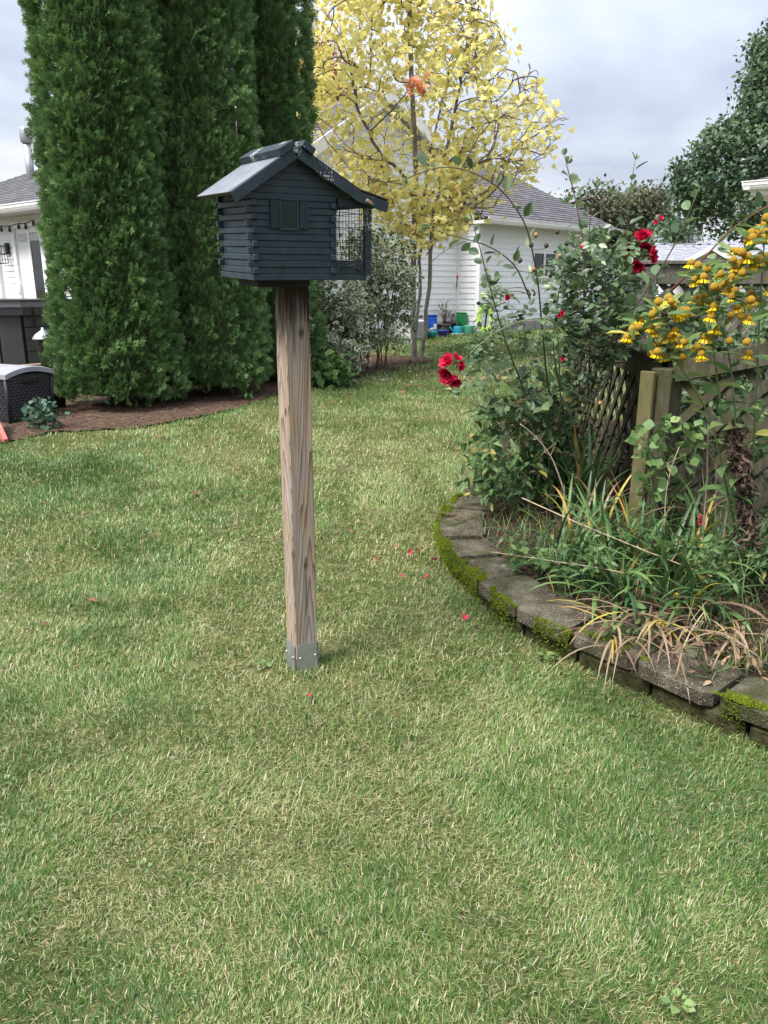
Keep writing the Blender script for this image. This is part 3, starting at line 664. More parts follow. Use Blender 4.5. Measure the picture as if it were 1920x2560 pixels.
def beam(mb, p, q, w, t_, up=(0,0,1), b=.004):
    p, q = np.asarray(p,float), np.asarray(q,float); d = nrm(q-p); s_ = nrm(np.cross(d, up)); u_ = np.cross(s_, d)
    mb.box((p+q)/2, (np.linalg.norm(q-p), t_, w), np.stack([d, s_, u_], 1), b)
def clip_line(p, d, x0, x1, zlo, zhi):
    # segment of line p + t d inside x0..x1 and between two height functions
    ts = np.linspace(-3, 3, 1201); X = p[0]+ts*d[0]; Z = p[1]+ts*d[1]
    k = (X >= x0) & (X <= x1) & (Z >= zlo) & (Z <= zhi(X))
    if k.sum() < 30: return None
    i = np.where(k)[0]; return (X[i[0]], Z[i[0]]), (X[i[-1]], Z[i[-1]])
def lattice_fence(root, P0, P1, z0, ztop, rail_h, mm_, slat_w=.038, gap=.115, cap=True, post0=True, post1=True, trim=True):
    P0, P1 = np.array([*P0,0.0]), np.array([*P1,0.0]); L = np.linalg.norm(P1-P0); d = (P1-P0)/L; nrm_ = np.array([d[1], -d[0], 0])
    ht = lambda x: ztop[0] + (ztop[1]-ztop[0])*np.asarray(x)/L
    pt = lambda x, z, o=0.0: P0 + d*x + np.array([0,0,z]) + nrm_*o
    for sgn, o in ((1, .0065), (-1, -.0065)):
        c = -2.2
        while c < L + 2.2:
            r = clip_line((c, z0), (.7071, sgn*.7071) if sgn > 0 else (-.7071, .7071), .03, L-.03, z0+.03, lambda x: ht(x)-rail_h*.6)
            if r: m = MB(); beam(m, pt(r[0][0], r[0][1], o), pt(r[1][0], r[1][1], o), slat_w, .011, up=nrm_ if False else (0,0,1), b=.0015); m.build('slat', mm_, root)
            c += gap*1.4142*.92
    m = MB(); beam(m, pt(.0, ht(0)-rail_h/2, .026), pt(L, ht(L)-rail_h/2, .026), rail_h, .022); m.build('rail', mm_, root)
    m = MB(); beam(m, pt(.0, ht(0)-rail_h/2, -.026), pt(L, ht(L)-rail_h/2, -.026), rail_h, .022); m.build('rail', mm_, root)
    m = MB(); beam(m, pt(.0, z0+.05, .026), pt(L, z0+.05, .026), .07, .022); m.build('rail', mm_, root)
    if cap: m = MB(); beam(m, pt(-.04, ht(0)+.013, 0), pt(L+.04, ht(L)+.013, 0), .024, .11); m.build('cap_rail', mm_, root)
    return pt
CP = at(1652, 1100, 3.95)[:2]; ND = np.array([.62,-.78]); zb = .11
f1 = thing('lattice_fence', 'low grey lattice fence panel receding behind the rose canes', 'fence', (*CP, zb))
BP = np.array([1.60, 6.6]); dn = nrm(BP-CP)
lattice_fence(f1, CP + dn*.05, BP, zb, (1.085,1.095), .125, m_fence, slat_w=.046, gap=.155)
m = MB(); m.box((*(CP+[0,.0]), (1.02+zb-.04)/2), (.118,.118,1.02-zb+.1), np.stack([[ND[0],ND[1],0],[-ND[1],ND[0],0],[0,0,1.0]],1), .006); m.build('corner_post', m_fence, f1)
m = MB(); pc = CP + np.array([-.098,-.010]); m.box((*pc, .54), (.080,.03,.99), np.stack([[ND[0],ND[1],0],[-ND[1],ND[0],0],[0,0,1.0]],1), .004); m.build('trim_board', woodmat('olive_stained_board',(.045,.041,.021),(.10,.09,.05),(.155,.14,.08),(.095,.09,.026)), f1)
m = MB(); m.box((*BP, .6), (.09,.09,1.06), None, .006); m.build('post', m_fence, f1)
f2 = thing('lattice_fence', 'lattice fence panel with rising top rail behind the yellow sneezeweed', 'fence', (*(CP+ND*.4), zb))
P2 = CP + ND*1.5
lattice_fence(f2, CP + ND*.055, P2, zb, (1.09, 1.46), .105, m_fence, slat_w=.046, gap=.150, cap=False)
m = MB(); m.box((*P2, .8), (.09,.09,1.45), None, .006); m.build('post', m_fence, f2)
TP = at(1616, 700, 5.0)[:2]; TP2 = TP + np.array([1.55, .04])
f3 = thing('lattice_fence', 'tall capped grey lattice fence standing behind the flowers', 'fence', (*TP, .1))
lattice_fence(f3, TP, TP2, .12, (1.575,1.575), .115, m_fenceg, gap=.10)
m = MB(); m.box((*TP, .83), (.10,.10,1.46), None, .006); m.build('post', m_fenceg, f3)
m = MB(); beam(m, (TP[0]-.02, TP[1]+.05, 1.585), (TP[0]-.01, TP[1]+1.2, 1.06), .024, .11); m.build('sloping_cap', m_fenceg, f3)
m = MB(); beam(m, (TP[0]-.02, TP[1]+.05, 1.50), (TP[0]-.01, TP[1]+1.2, .975), .11, .022); m.build('sloping_rail', m_fenceg, f3)
# ------------------------------------------------------------------ houses
m_white = mat('white_vinyl', (.80,.81,.84), (.74,.75,.78), rough=.45, scale=3, spec=.4)
m_trim = mat('white_trim', (.82,.82,.84), (.76,.76,.78), rough=.4, scale=4)
m_soffit = mat('soffit', (.60,.60,.62), rough=.6)
m_dglass = mat('dark_house_glass', (.012,.014,.016), (.006,.007,.008), rough=.06, spec=.8)
m_found = mat('concrete_block', (.30,.29,.28), (.2,.195,.19), rough=.9, scale=12)
def roofmat(name, a, b_, axis):
    m, t, b, o = newmat(name); g = N(t, 'ShaderNodeNewGeometry')
    n = N(t, 'ShaderNodeTexNoise', Scale=7.0, Detail=6, Roughness=.7); t.links.new(g.outputs['Position'], n.inputs['Vector'])
    w = N(t, 'ShaderNodeTexBrick', Scale=1.0); w.inputs['Brick Width'].default_value = .30; w.inputs['Row Height'].default_value = .11; w.inputs['Mortar Size'].default_value = .006
    w.inputs['Color1'].default_value = (*a,1); w.inputs['Color2'].default_value = (*b_,1); w.inputs['Mortar'].default_value = (*[x*.45 for x in b_],1)
    uv = N(t, 'ShaderNodeAttribute', attribute_name='roofuv', attribute_type='GEOMETRY'); t.links.new(uv.outputs['Vector'], w.inputs['Vector'])
    mx = N(t, 'ShaderNodeMixRGB', blend_type='MULTIPLY'); mx.inputs[0].default_value = .8; t.links.new(w.outputs[0], mx.inputs[1]); t.links.new(ramp(t, n.outputs[0], [(.3,(.7,.7,.7)),(.7,(1.25,1.25,1.25))]), mx.inputs[2])
    t.links.new(mx.outputs[0], b.inputs['Base Color']); b.inputs['Roughness'].default_value = .9; b.inputs['Specular IOR Level'].default_value = .25; return m
m_roof = roofmat('slate_shingles', (.135,.13,.145), (.085,.083,.095), 0)
m_roof2 = roofmat('pale_shingles', (.30,.31,.36), (.22,.23,.27), 0)
def roof_plane(name, P, m_, parent, th=.05, course=.14):
    """Roof slab made of overlapping shingle courses; P = eave a, eave b, top b, top a."""
    P = [np.asarray(p, float) for p in P]; n = nrm(np.cross(P[1]-P[0], P[3]-P[0])); 
    if n[2] < 0: n = -n
    Ls = max(np.linalg.norm(P[3]-P[0]), np.linalg.norm(P[2]-P[1])); k = max(2, int(Ls/course)); e = nrm(P[1]-P[0]); up = np.cross(n, e)
    V, F, UV = [], [], []
    def q(t, w): a = P[0]+(P[3]-P[0])*t; b = P[1]+(P[2]-P[1])*t; return a + (b-a)*w
    for i in range(k):
        t0, t1 = i/k, (i+1)/k
        for (t, lift) in ((t0, 0.0), (t0, .012), (t1, .002)):
            for w in (0, 1):
                p = q(t, w) + n*lift; V.append(p); r = p - P[0]; UV.append((np.dot(r,e), np.dot(r,up), 0))
        b_ = i*6; F += [(b_,b_+1,b_+3,b_+2), (b_+2,b_+3,b_+5,b_+4)]
    b_ = len(V)
    for p in P: V.append(p - n*th); UV.append((0,0,0))
    F += [(b_+3,b_+2,b_+1,b_), (0,b_,b_+1,1), (k*6-2, k*6-1, b_+2, b_+3), (b_, 0, k*6-2, b_+3), (1, b_+1, b_+2, k*6-1)]
    me = bpy.data.meshes.new(name); off = wloc(parent); me.from_pydata([(v-off).tolist() for v in V], [], F); me.update()
    a = me.attributes.new('roofuv', 'FLOAT_VECTOR', 'POINT'); a.data.foreach_set('vector', np.array(UV, np.float32).ravel()); me.materials.append(m_)
    return link(name, me, parent)
def siding(parent, A, d, L, z0, z1, out, lap, holes=(), top=None, tmin=0.0):
    """lap boards from A along d (len L) facing out; holes = (t0,t1,z0,z1); top(t)->max height for gables"""
    A = np.array([A[0],A[1],0.0]); d = np.array([d[0],d[1],0.0]); out = np.array([out[0],out[1],0.0]); z = z0
    while z < z1 - .01:
        zt = min(z+lap, z1); spans = [(tmin, L)]
        if top is not None:
            ts = np.linspace(tmin, L, 300); ok = ts[top(ts) > zt + .01]
            if len(ok) < 3: break
            spans = [(ok[0], ok[-1])]
        for (h0,h1,hz0,hz1) in holes:
            if zt > hz0+.02 and z < hz1-.02:
                ns = []
                for a,b in spans:
                    if h1 <= a or h0 >= b: ns.append((a,b)); continue
                    if h0 > a: ns.append((a,h0))
                    if h1 < b: ns.append((h1,b))
                spans = ns
        for a,b in spans:
            if b-a < .03: continue
            m = MB(); P = []
            for zz, o in ((z,.018),(zt,.004)):
                for (t,oo) in ((a,o),(b,o),(b,-.01),(a,-.01)): P.append(A + d*t + out*oo + np.array([0,0,zz]))
            m.hexa(P); m.build('siding_board', m_white, parent)
        z = zt
def gutter(parent, p, q, out, size=.11):
    p, q, out = np.asarray(p,float), np.asarray(q,float), np.array([out[0],out[1],0.0]); d = nrm(q-p); m = MB()
    prof = [(0,0),(.07,0),(.105,.06),(.105,.10),(.118,.105),(.118,.115),(.09,.115),(.09,.03),(0,.03)]
    V = [p + out*a + np.array([0,0,b-.1]) for a,b in prof] + [q + out*a + np.array([0,0,b-.1]) for a,b in prof]; n = len(prof)
    F = [(i,(i+1)%n,(i+1)%n+n,i+n) for i in range(n)] + [tuple(range(n))[::-1], tuple(range(n,2*n))]
    m.add(V, F); return m.build('gutter', m_trim, parent)
def post_trim(name, parent, xy, z0, z1, w=.1, R=None): m = MB(); m.box((*xy,(z0+z1)/2), (w,w,z1-z0), R, .004); return m.build(name, m_trim, parent)
def rotm(d): return np.stack([[d[0],d[1],0],[-d[1],d[0],0],[0,0,1.0]],1)

# right-hand house: gable wing plus hip-roofed wing
outA = -nb; zg = float(gz(YI)); EZ = 2.83
h1 = thing('white_house', 'white lap-sided house with tall gable and dark shingle roofs behind the yellow maple', 'house', (*O2, zg))
wl = MB(); 
A0 = I2 - dA*6.2; tp = 3.9; PK = 4.98; pitch = .61
topA = lambda t: PK - .10 - pitch*np.abs(np.asarray(t)-tp)
wl.hexa([(*(A0),zg-.3),(*(I2+dA*1.0),zg-.3),(*(I2+dA*1.0+nb*.3),zg-.3),(*(A0+nb*.3),zg-.3),(*A0,EZ-.25),(*(I2+dA*1.0),EZ-.25),(*(I2+dA*1.0+nb*.3),EZ-.25),(*(A0+nb*.3),EZ-.25)])
C1 = O2 + dA*4.7
wl.hexa([(*O2,zg-.3),(*C1,zg-.3),(*(C1+nb*4),zg-.3),(*(O2+nb*.7),zg-.3),(*O2,EZ-.12),(*C1,EZ-.12),(*(C1+nb*4),EZ-.12),(*(O2+nb*.7),EZ-.12)])
gpk = A0 + dA*tp
wl.add([(*(A0+dA*.1),EZ-.26),(*(A0+dA*7.5),EZ-.26),(*gpk,PK-.12),(*(A0+dA*.1+nb*3),EZ-.26),(*(A0+dA*7.5+nb*3),EZ-.26),(*(gpk+nb*3),PK-.12)], [(0,1,2),(3,5,4),(0,2,5,3),(1,4,5,2),(0,3,4,1)])
wl.build('wall', m_white, h1)
lap = .116
siding(h1, A0, dA, 6.2-.06, zg+.12, PK, outA, lap, top=lambda t: np.minimum(topA(t), PK))
siding(h1, I2, -nb, .58-.05, zg+.12, EZ-.13, np.array([-dA[0],-dA[1]]), lap, tmin=.05)
win = (1.86, 2.78, 1.66, 2.25)
siding(h1, O2, dA, 4.7, zg+.12, EZ-.14, outA, lap, holes=[win], tmin=.05)
post_trim('corner_trim', h1, O2, zg+.02, EZ-.14, .10, rotm(dA)); post_trim('inner_trim', h1, I2-dA*.03-nb*.03, zg+.02, EZ-.14, .05, rotm(dA)); post_trim('corner_trim', h1, C1, zg+.02, EZ-.14, .1, rotm(dA))
def window(parent, A, d, out, w, panes=2):
    f = MB(); A = np.array([*A,0.0]); d3 = np.array([*d,0.0]); o3 = np.array([*out,0.0]); t0,t1,z0,z1 = w; R = np.stack([d3, -o3, [0,0,1.0]],1)
    bar = lambda a,b,c,e_,th=.05: f.box(A + d3*(a+b)/2 + o3*.012 + np.array([0,0,(c+e_)/2]), (b-a, th, e_-c), R, .004)
    bar(t0-.005,t0+.05,z0,z1); bar(t1-.05,t1+.005,z0,z1); bar(t0+.05,t1-.05,z0,z0+.05); bar(t0+.05,t1-.05,z1-.05,z1)
    for i in range(1,panes): c = t0+(t1-t0)*i/panes; bar(c-.03,c+.03,z0+.05,z1-.05)
    wf = f.build('window', m_trim, parent)
    for i in range(panes):
        a, b = t0+.045+(t1-t0-.09)*i/panes, t0+.045+(t1-t0-.09)*(i+1)/panes
        p = MB(); p.box(A + d3*(a+b)/2 + o3*.004 + np.array([0,0,(z0+z1)/2]), (b-a-.004, .01, z1-z0-.08), R); p.build('pane', m_dglass, wf)
window(h1, O2, dA, outA, win)
E0 = O2 - nb*.35 - dA*.30; E1 = C1 - nb*.35 + dA*.30
pr = .64; run = 2.75
Lc = np.linalg.norm(E1-E0)
T0 = E0 + nb*run; T1 = E1 + nb*run - dA*run
roof_plane('roof', [(*E0,EZ),(*E1,EZ),(*T1,EZ+pr*run),(*T0,EZ+pr*run)], m_roof, h1)
roof_plane('roof', [(*E1,EZ),(*(E1+nb*2*run),EZ),(*(T1+dA*.001),EZ+pr*run),(*T1,EZ+pr*run)], m_roof, h1)
sf = MB(); sf.hexa([(*(E0),EZ-.12),(*E1,EZ-.12),(*(E1+nb*.35),EZ-.12),(*(E0+nb*.35),EZ-.12),(*E0,EZ-.055),(*E1,EZ-.055),(*(E1+nb*.35),EZ-.055),(*(E0+nb*.35),EZ-.055)]); sf.build('soffit', m_soffit, h1)
gutter(h1, (*E0,EZ-.02), (*E1,EZ-.02), outA)
# gable roof
oh = .30; gl = A0 + dA*(tp-3.75) - nb*oh; gr = A0 + dA*(tp+3.75) - nb*oh; gt = gpk - nb*oh; bk = nb*5.5
roof_plane('roof', [(*(gl+bk),PK-pitch*3.75),(*gl,PK-pitch*3.75),(*gt,PK),(*(gt+bk),PK)], m_roof, h1); roof_plane('roof', [(*gr,PK-pitch*3.75),(*(gr+bk),PK-pitch*3.75),(*(gt+bk),PK),(*gt,PK)], m_roof, h1)
for s_ in (-1, 1):
    m = MB(); p = gt - nb*.02 ; q = gt + dA*s_*3.75 - nb*.02; P = []
    for dz in (-.22,.012):
        for (x, zz, o) in ((p,PK,-.022),(q,PK-pitch*3.75,-.022),(q,PK-pitch*3.75,.012),(p,PK,.012)): P.append((*(x+nb*o), zz+dz))
    m.hexa(P); m.build('rake_board', m_trim, h1)
    m = MB(); P = []; p = gt + nb*.015; q = gt + dA*s_*3.75 + nb*.015
    for dz in (-.10,-.068):
        for (x, zz, o) in ((p,PK,0),(q,PK-pitch*3.75,0),(q,PK-pitch*3.75,oh+.05),(p,PK,oh+.05)): P.append((*(x+nb*o), zz+dz))
    m.hexa(P); m.build('soffit', m_trim, h1)
m = MB(); p0_, q0_ = A0+dA*(tp-3.7)-nb*.28, A0+dA*(tp+3.7)-nb*.28
# taller roof behind
rb0, rb1 = A0 + nb*3.2 + dA*1.3, I2 + nb*3.2 + dA*.3
roof_plane('roof', [(*rb0,3.6),(*rb1,3.6),(*(rb1+nb*3.2-dA*1.4),5.62),(*(rb0+nb*3.2),5.62)], m_roof, h1)
m = MB(); m.hexa([(*(rb0),zg),(*rb1,zg),(*(rb1+nb*3),zg),(*(rb0+nb*3),zg),(*(rb0+nb*.3),3.5),(*(rb1+nb*.3),3.5),(*(rb1+nb*3),3.5),(*(rb0+nb*3),3.5)]); m.build('wall', m_white, h1)
# foundation edging blocks by the wall
eb = thing('edging_blocks', 'row of grey concrete edging blocks along the white house wall', 'edging', (*(O2+dA*1.2-nb*.25), zg))
for i in range(9):
    c = O2 + dA*(.55+i*.42) - nb*.30; m = MB(); m.box((*c, float(gz(c[1]))+.10), (.40,.16,.24), rotm(dA), .012); m.build('block', m_found, eb)

# left-hand house
dL = np.array([-.777,.629]); oL = np.array([-.629,-.777]); bL = -oL
Q = at(62, 700, 14.2)[:2]; zl = float(gz(13.5)); EL = 2.72
h2 = thing('white_house', 'white house with sliding glass door and wall lantern behind the hot tub', 'house', (*Q, zl))
L0 = Q - dL*1.6; m = MB(); Lend = Q + dL*5
m.hexa([(*L0,zl-.3),(*Lend,zl-.3),(*(Lend+bL*.6),zl-.3),(*(L0+bL*.6),zl-.3),(*L0,EL-.1),(*Lend,EL-.1),(*(Lend+bL*.6),EL-.1),(*(L0+bL*.6),EL-.1)]); 
def tl(u): # distance along the wall for a pixel column at eye level
    r = ray(u, 720); a = np.array([[dL[0], -r[0]],[dL[1], -r[1]]]); return float(np.linalg.solve(a, -L0)[0])
m.build('wall', m_white, h2)
tA, tB = tl(57), tl(121); tc0 = tl(8); 
door = (min(tA,tB), max(tA,tB), zl, 2.43); wind = (tl(3), tl(-95), 1.05, 2.30)
siding(h2, L0, dL, 6.5, zl+.1, EL-.12, oL, .104, holes=[(door[0]-.1,door[1]+.1,0,door[3]+.1),(wind[0]-.22,wind[1]+.1,wind[2]-.12,EL)])
def door_unit():
    f = MB(); A = np.array([*L0,0.0]); d3 = np.array([*dL,0.0]); o3 = np.array([*oL,0.0]); R = np.stack([d3,-o3,[0,0,1.0]],1); t0,t1,z0,z1 = door
    bar = lambda a,b,c,e_,th=.06,mb=f,o=.02: mb.box(A + d3*(a+b)/2 + o3*o + np.array([0,0,(c+e_)/2]), (b-a, th, e_-c), R, .004)
    bar(t0-.1,t0,z0,z1+.1); bar(t1,t1+.1,z0,z1+.1); bar(t0,t1,z1,z1+.1); bar(t0,t1,z0,z0+.08)
    df = f.build('sliding_door', m_trim, h2); mid = (t0+t1)/2
    for (a,b,o) in ((t0,mid+.03,.012),(mid-.03,t1,-.012)):
        s_ = MB(); bar(a+.002,a+.07,z0+.08,z1-.002,.03,s_,o); bar(b-.07,b-.002,z0+.08,z1-.002,.03,s_,o); bar(a+.07,b-.07,z1-.09,z1-.002,.03,s_,o); bar(a+.07,b-.07,z0+.08,z0+.2,.03,s_,o); s_.build('door_sash', m_trim, df)
        g_ = MB(); bar(a+.06,b-.06,z0+.19,z1-.08,.008,g_,o-.004); g_.build('pane', m_dglass, df)
    for tt in (t1-.06, t1-.015):
        hd = MB(); p = A + d3*tt + o3*.06; hd.tube([p+np.array([0,0,1.32]), p+o3*.03+np.array([0,0,1.36]), p+o3*.03+np.array([0,0,1.50]), p+np.array([0,0,1.54])], .010, 6); hd.build('handle', m_trim, df, smooth=True)
    v = MB(); bar(t0+.08,t1-.08,z1-.22,z1-.10,.012,v,.010); v.build('blind', m_soffit, df)
door_unit(); window(h2, L0, dL, oL, wind, 1)
post_trim('corner_trim', h2, (L0+dL*(tc0))+oL*.02, zl, EL-.12, .10, rotm(dL))
G0, G1 = L0 + oL*.42 - dL*.4, Lend + oL*.42
sf = MB(); sf.hexa([(*G0,EL-.10),(*G1,EL-.10),(*(G1+bL*.5),EL-.10),(*(G0+bL*.5),EL-.10),(*G0,EL-.04),(*G1,EL-.04),(*(G1+bL*.5),EL-.04),(*(G0+bL*.5),EL-.04)]); sf.build('soffit', m_soffit, h2)
gutter(h2, (*G0,EL), (*G1,EL), oL)
roof_plane('roof', [(*G1,EL),(*G0,EL),(*(G0+bL*3.2),EL+1.42),(*(G1+bL*3.2-dL*2.6),EL+1.42)], m_roof, h2, course=.16)
vp = at(74, 415, 16.3); m = MB(); m.tube([vp-[0,0,.5], vp+[0,0,.42]], .075, 12); vo = m.build('vent_pipe', m_galv, h2, smooth=True)
m = MB(); m.lathe(vp+[0,0,.40], [(.09,0),(.115,.04),(.115,.24),(.10,.28),(.02,.30)], 14); m.build('vent_cap', m_galv, vo, smooth=True)
m_black = mat('black_metal', (.012,.012,.013), rough=.45)
ln = thing('wall_lantern', 'black wire-cage wall lantern beside the sliding door', 'lantern', (*(L0+dL*tl(38)+oL*.03), 2.0))
c = np.array([*(L0+dL*tl(36)+oL*.10), 2.03]); m = MB(); m.box(c+[oL[0]*-.06,oL[1]*-.06,.08], (.11,.04,.19), rotm(dL), .005); m.build('back_plate', m_black, ln)
m = MB()
for z_ in (-.17, -.02, .12):
    for a in range(4):
        p, q = [np.array([dL[0]*sx_*.10 + oL[0]*sy_*.08, dL[1]*sx_*.10 + oL[1]*sy_*.08, z_]) for sx_, sy_ in ([(-1,-1),(1,-1),(1,1),(-1,1)][a], [(1,-1),(1,1),(-1,1),(-1,-1)][a])]; m.tube([c+p+[oL[0]*.08,oL[1]*.08,0], c+q+[oL[0]*.08,oL[1]*.08,0]], .006, 4)
for sx_, sy_ in ((-1,-1),(1,-1),(1,1),(-1,1),(0,1),(0,-1)):
    p = c + np.array([dL[0]*sx_*.10 + oL[0]*(sy_*.08+.08), dL[1]*sx_*.10 + oL[1]*(sy_*.08+.08), 0]); m.tube([p+[0,0,-.17], p+[0,0,.12]], .006, 4)
m.build('cage', m_black, ln)
m = MB(); m.lathe(c+[oL[0]*.08,oL[1]*.08,-.04], [(.01,0),(.03,.03),(.028,.07),(.015,.10)], 10); m.build('bulb', mat('clear_bulb',(.6,.58,.5),rough=.1), ln, smooth=True)
sl = thing('string_lights', 'string of hanging bulbs strung under the white eave', 'string lights', (*(L0+dL*tl(60)+oL*.08), 2.5))
pts = [np.array([*(L0+dL*tl(u)+oL*.07), z_]) for u, z_ in ((3,2.49),(12,2.46),(32,2.485),(52,2.47),(75,2.50),(92,2.49),(112,2.53))]
m = MB(); m.tube(pts, .006, 4); m.build('cord', m_black, sl)
for p in pts[1:]: m = MB(); m.lathe(p-[0,0,.10], [(.01,0),(.028,.025),(.024,.055),(.012,.07),(.014,.10)], 8); m.build('bulb', m_dglass, sl, smooth=True)

# far house and neighbour's eave on the right
h3 = thing('far_house', 'distant house with pale grey shingle roof and small white gable beyond the fence', 'house', at(1750,700,30)*[1,1,0]+[0,0,.6])
Y3 = 30.0; x0, x1, xr = at(1672,660,Y3)[0], at(1834,660,Y3)[0], at(2060,660,Y3)[0]; ez = at(1700,661,Y3)[2]; pz_ = at(1757,616,Y3)[2]; xc = (x0+x1)/2
m = MB(); m.box(((x0+xr)/2, Y3+4, (ez+.4)/2), (xr-x0-.6, 7.6, ez-.4)); m.build('wall', m_white, h3)
roof_plane('roof', [(x0-.3,Y3+.2,ez-.05),(xr,Y3+.2,ez-.05),(xr,Y3+3.6,at(1800,588,Y3+3.6)[2]),(x0+.5,Y3+3.6,at(1800,588,Y3+3.6)[2])], m_roof2, h3, course=.3)
def gable_front(xa, xb, pk):
    c = (xa+xb)/2; m = MB(); m.add([(xa+.2,Y3-.6,ez-.12),(xb-.2,Y3-.6,ez-.12),(c,Y3-.6,pk-.12),(xa+.2,Y3+2,ez-.12),(xb-.2,Y3+2,ez-.12),(c,Y3+2,pk-.12)], [(0,1,2),(3,5,4),(0,2,5,3),(1,4,5,2),(0,3,4,1)]); m.build('gable_wall', m_white, h3)
    roof_plane('roof', [(xa,Y3+2.2,ez-.02),(xa,Y3-.8,ez-.02),(c,Y3-.8,pk),(c,Y3+2.2,pk)], m_roof2, h3); roof_plane('roof', [(xb,Y3-.8,ez-.02),(xb,Y3+2.2,ez-.02),(c,Y3+2.2,pk),(c,Y3-.8,pk)], m_roof2, h3)
    for (p, q) in (((xa,ez-.02),(c,pk)),((xb,ez-.02),(c,pk))):
        m = MB(); P = []
        for dz in (-.17,.0):
            for (a, o) in ((p,-.86),(q,-.86),(q,-.79),(p,-.79)): P.append((a[0], Y3+o, a[1]+dz))
        m.hexa(P); m.build('rake_board', m_trim, h3)
    for i in range(4):
        z_ = ez - .1 + i*.15; hwid = (xb-xa)/2-.2; w = hwid*(1-(z_-ez+.22)/(pk-ez+.02))
        if w > .1: m = MB(); m.box((c, Y3-.61, z_+.07), (2*w, .03, .14)); m.build('siding_board', m_white, h3)
gable_front(x0, x1, pz_); gable_front(at(1848,660,Y3)[0], at(2010,660,Y3)[0], pz_)
m = MB(); p = at(1712,602,Y3+3); m.box(p, (.32,.3,.34), None, .02); m.build('roof_vent', m_trim, h3)
h4 = thing('neighbour_house', 'white eave corner with gutter and downspout of the house at the right', 'house', (7.2, 12.4, .5))
p = at(1879, 466, 12.0); ez4 = p[2]; c4 = p[:2]; df = np.array([.80,-.60]); ds = np.array([.60,.80])
def P4(a, b, z): q = c4 + df*a + ds*b; return np.array([q[0], q[1], z])
m = MB(); m.hexa([P4(.5,.5,.3),P4(6,.5,.3),P4(6,6,.3),P4(.5,6,.3),P4(.5,.5,ez4-.1),P4(6,.5,ez4-.1),P4(6,6,ez4-.1),P4(.5,6,ez4-.1)]); m.build('wall', m_white, h4)
m = MB(); m.hexa([P4(0,0,ez4-.12),P4(6,0,ez4-.12),P4(6,6,ez4-.12),P4(0,6,ez4-.12),P4(0,0,ez4-.03),P4(6,0,ez4-.03),P4(6,6,ez4-.03),P4(0,6,ez4-.03)]); m.build('soffit', m_trim, h4)
gutter(h4, P4(-.1,-.005,ez4+.05), P4(6,-.005,ez4+.05), -ds); gutter(h4, P4(-.005,6,ez4+.052), P4(-.005,-.1,ez4+.052), -df)
roof_plane('roof', [P4(-.02,-.02,ez4+.06),P4(6,-.02,ez4+.06),P4(6,3,ez4+1.2),P4(3,3,ez4+1.2)], m_roof, h4); roof_plane('roof', [P4(-.02,6,ez4+.06),P4(-.02,-.02,ez4+.06),P4(3,3,ez4+1.2),P4(3,3.1,ez4+1.2)], m_roof, h4)
m = MB(); q = P4(.34,-.06,ez4-.05); m.tube([q, q+[0,0,-.10], P4(.40,.12,ez4-.30), P4(.46,.40,ez4-.48), P4(.47,.44,ez4-.7), P4(.47,.44,.5)], .05, 10); m.build('downspout', m_trim, h4, smooth=True)

# ------------------------------------------------------------------ hot tub, storage box and oddments on the left
m_tub = mat('charcoal_panel', (.066,.066,.070), (.052,.052,.056), rough=.55, scale=5, bump=.1, bscale=80)
m_tubd = mat('dark_seam', (.008,.008,.009), rough=.6); m_cover = mat('vinyl_cover', (.055,.053,.058), (.038,.037,.041), rough=.5, scale=4, bump=.3, bscale=8); m_covert = mat('cover_band', (.20,.20,.235), (.16,.16,.19), rough=.5)
K = at(38, 910, 11.75)[:2]; zt = float(gz(11.75)); tub = thing('hot_tub', 'charcoal hot tub with a dark vinyl cover beside the tall arborvitae', 'hot tub', (*K, zt))
fdir_ = nrm(-K); sdir = np.array([-fdir_[1], fdir_[0]]);  sdir = sdir if sdir[0] > 0 else -sdir
cw = .16; a_ = K - sdir*cw; b_ = K + sdir*cw; ang = math.radians(48)
dr_ = np.array(sdir*math.cos(ang*.62) - fdir_*math.sin(ang*.62)); dl_ = np.array(-sdir*math.cos(ang) - fdir_*math.sin(ang))
TH_ = .90
def panel(name, p, d, t0, t1, z0, z1, m_, o=0.0, th=.03, par=tub, b=.006):
    n = np.array([d[1], -d[0]]); n = n if np.dot(n, fdir_) > 0 else -n; mm = MB()
    mm.box((*(p + d*(t0+t1)/2 + n*o), (z0+z1)/2), (abs(t1-t0), th, z1-z0), rotm(d), b); return mm.build(name, m_, par)
back = K - fdir_*1.9
m = MB(); poly = [a_ - fdir_*.02, b_ - fdir_*.02, b_ + dr_*1.75 - fdir_*.02, back, a_ + dl_*1.75 - fdir_*.02]; n = len(poly)
m.add([(*p, zt+.0) for p in poly] + [(*p, zt+TH_-.13) for p in poly], [tuple(range(n))[::-1], tuple(range(n,2*n))] + [(i,(i+1)%n,(i+1)%n+n,i+n) for i in range(n)]); m.build('shell', m_tubd, tub)
panel('corner_panel', a_, sdir, .012, 2*cw-.012, zt+.02, zt+TH_-.16, m_tub)
for i in range(4):
    z0 = zt+.02+i*.178
    panel('side_panel', b_, dr_, .035, 1.7, z0+.004, z0+.174, m_tub); panel('side_panel', a_, dl_, .03, 1.7, z0+.004, z0+.174, m_tub)
panel('skirt', a_, sdir, -.03, 2*cw+.03, zt+TH_-.17, zt+TH_-.045, m_cover, .035, .05); panel('skirt', b_, dr_, -.0, 1.75, zt+TH_-.17, zt+TH_-.045, m_cover, .035, .05); panel('skirt', a_, dl_, .0, 1.75, zt+TH_-.17, zt+TH_-.045, m_cover, .035, .05)
m = MB(); pl = [p + nrm(p-(K-fdir_*.9))*.09 for p in poly]
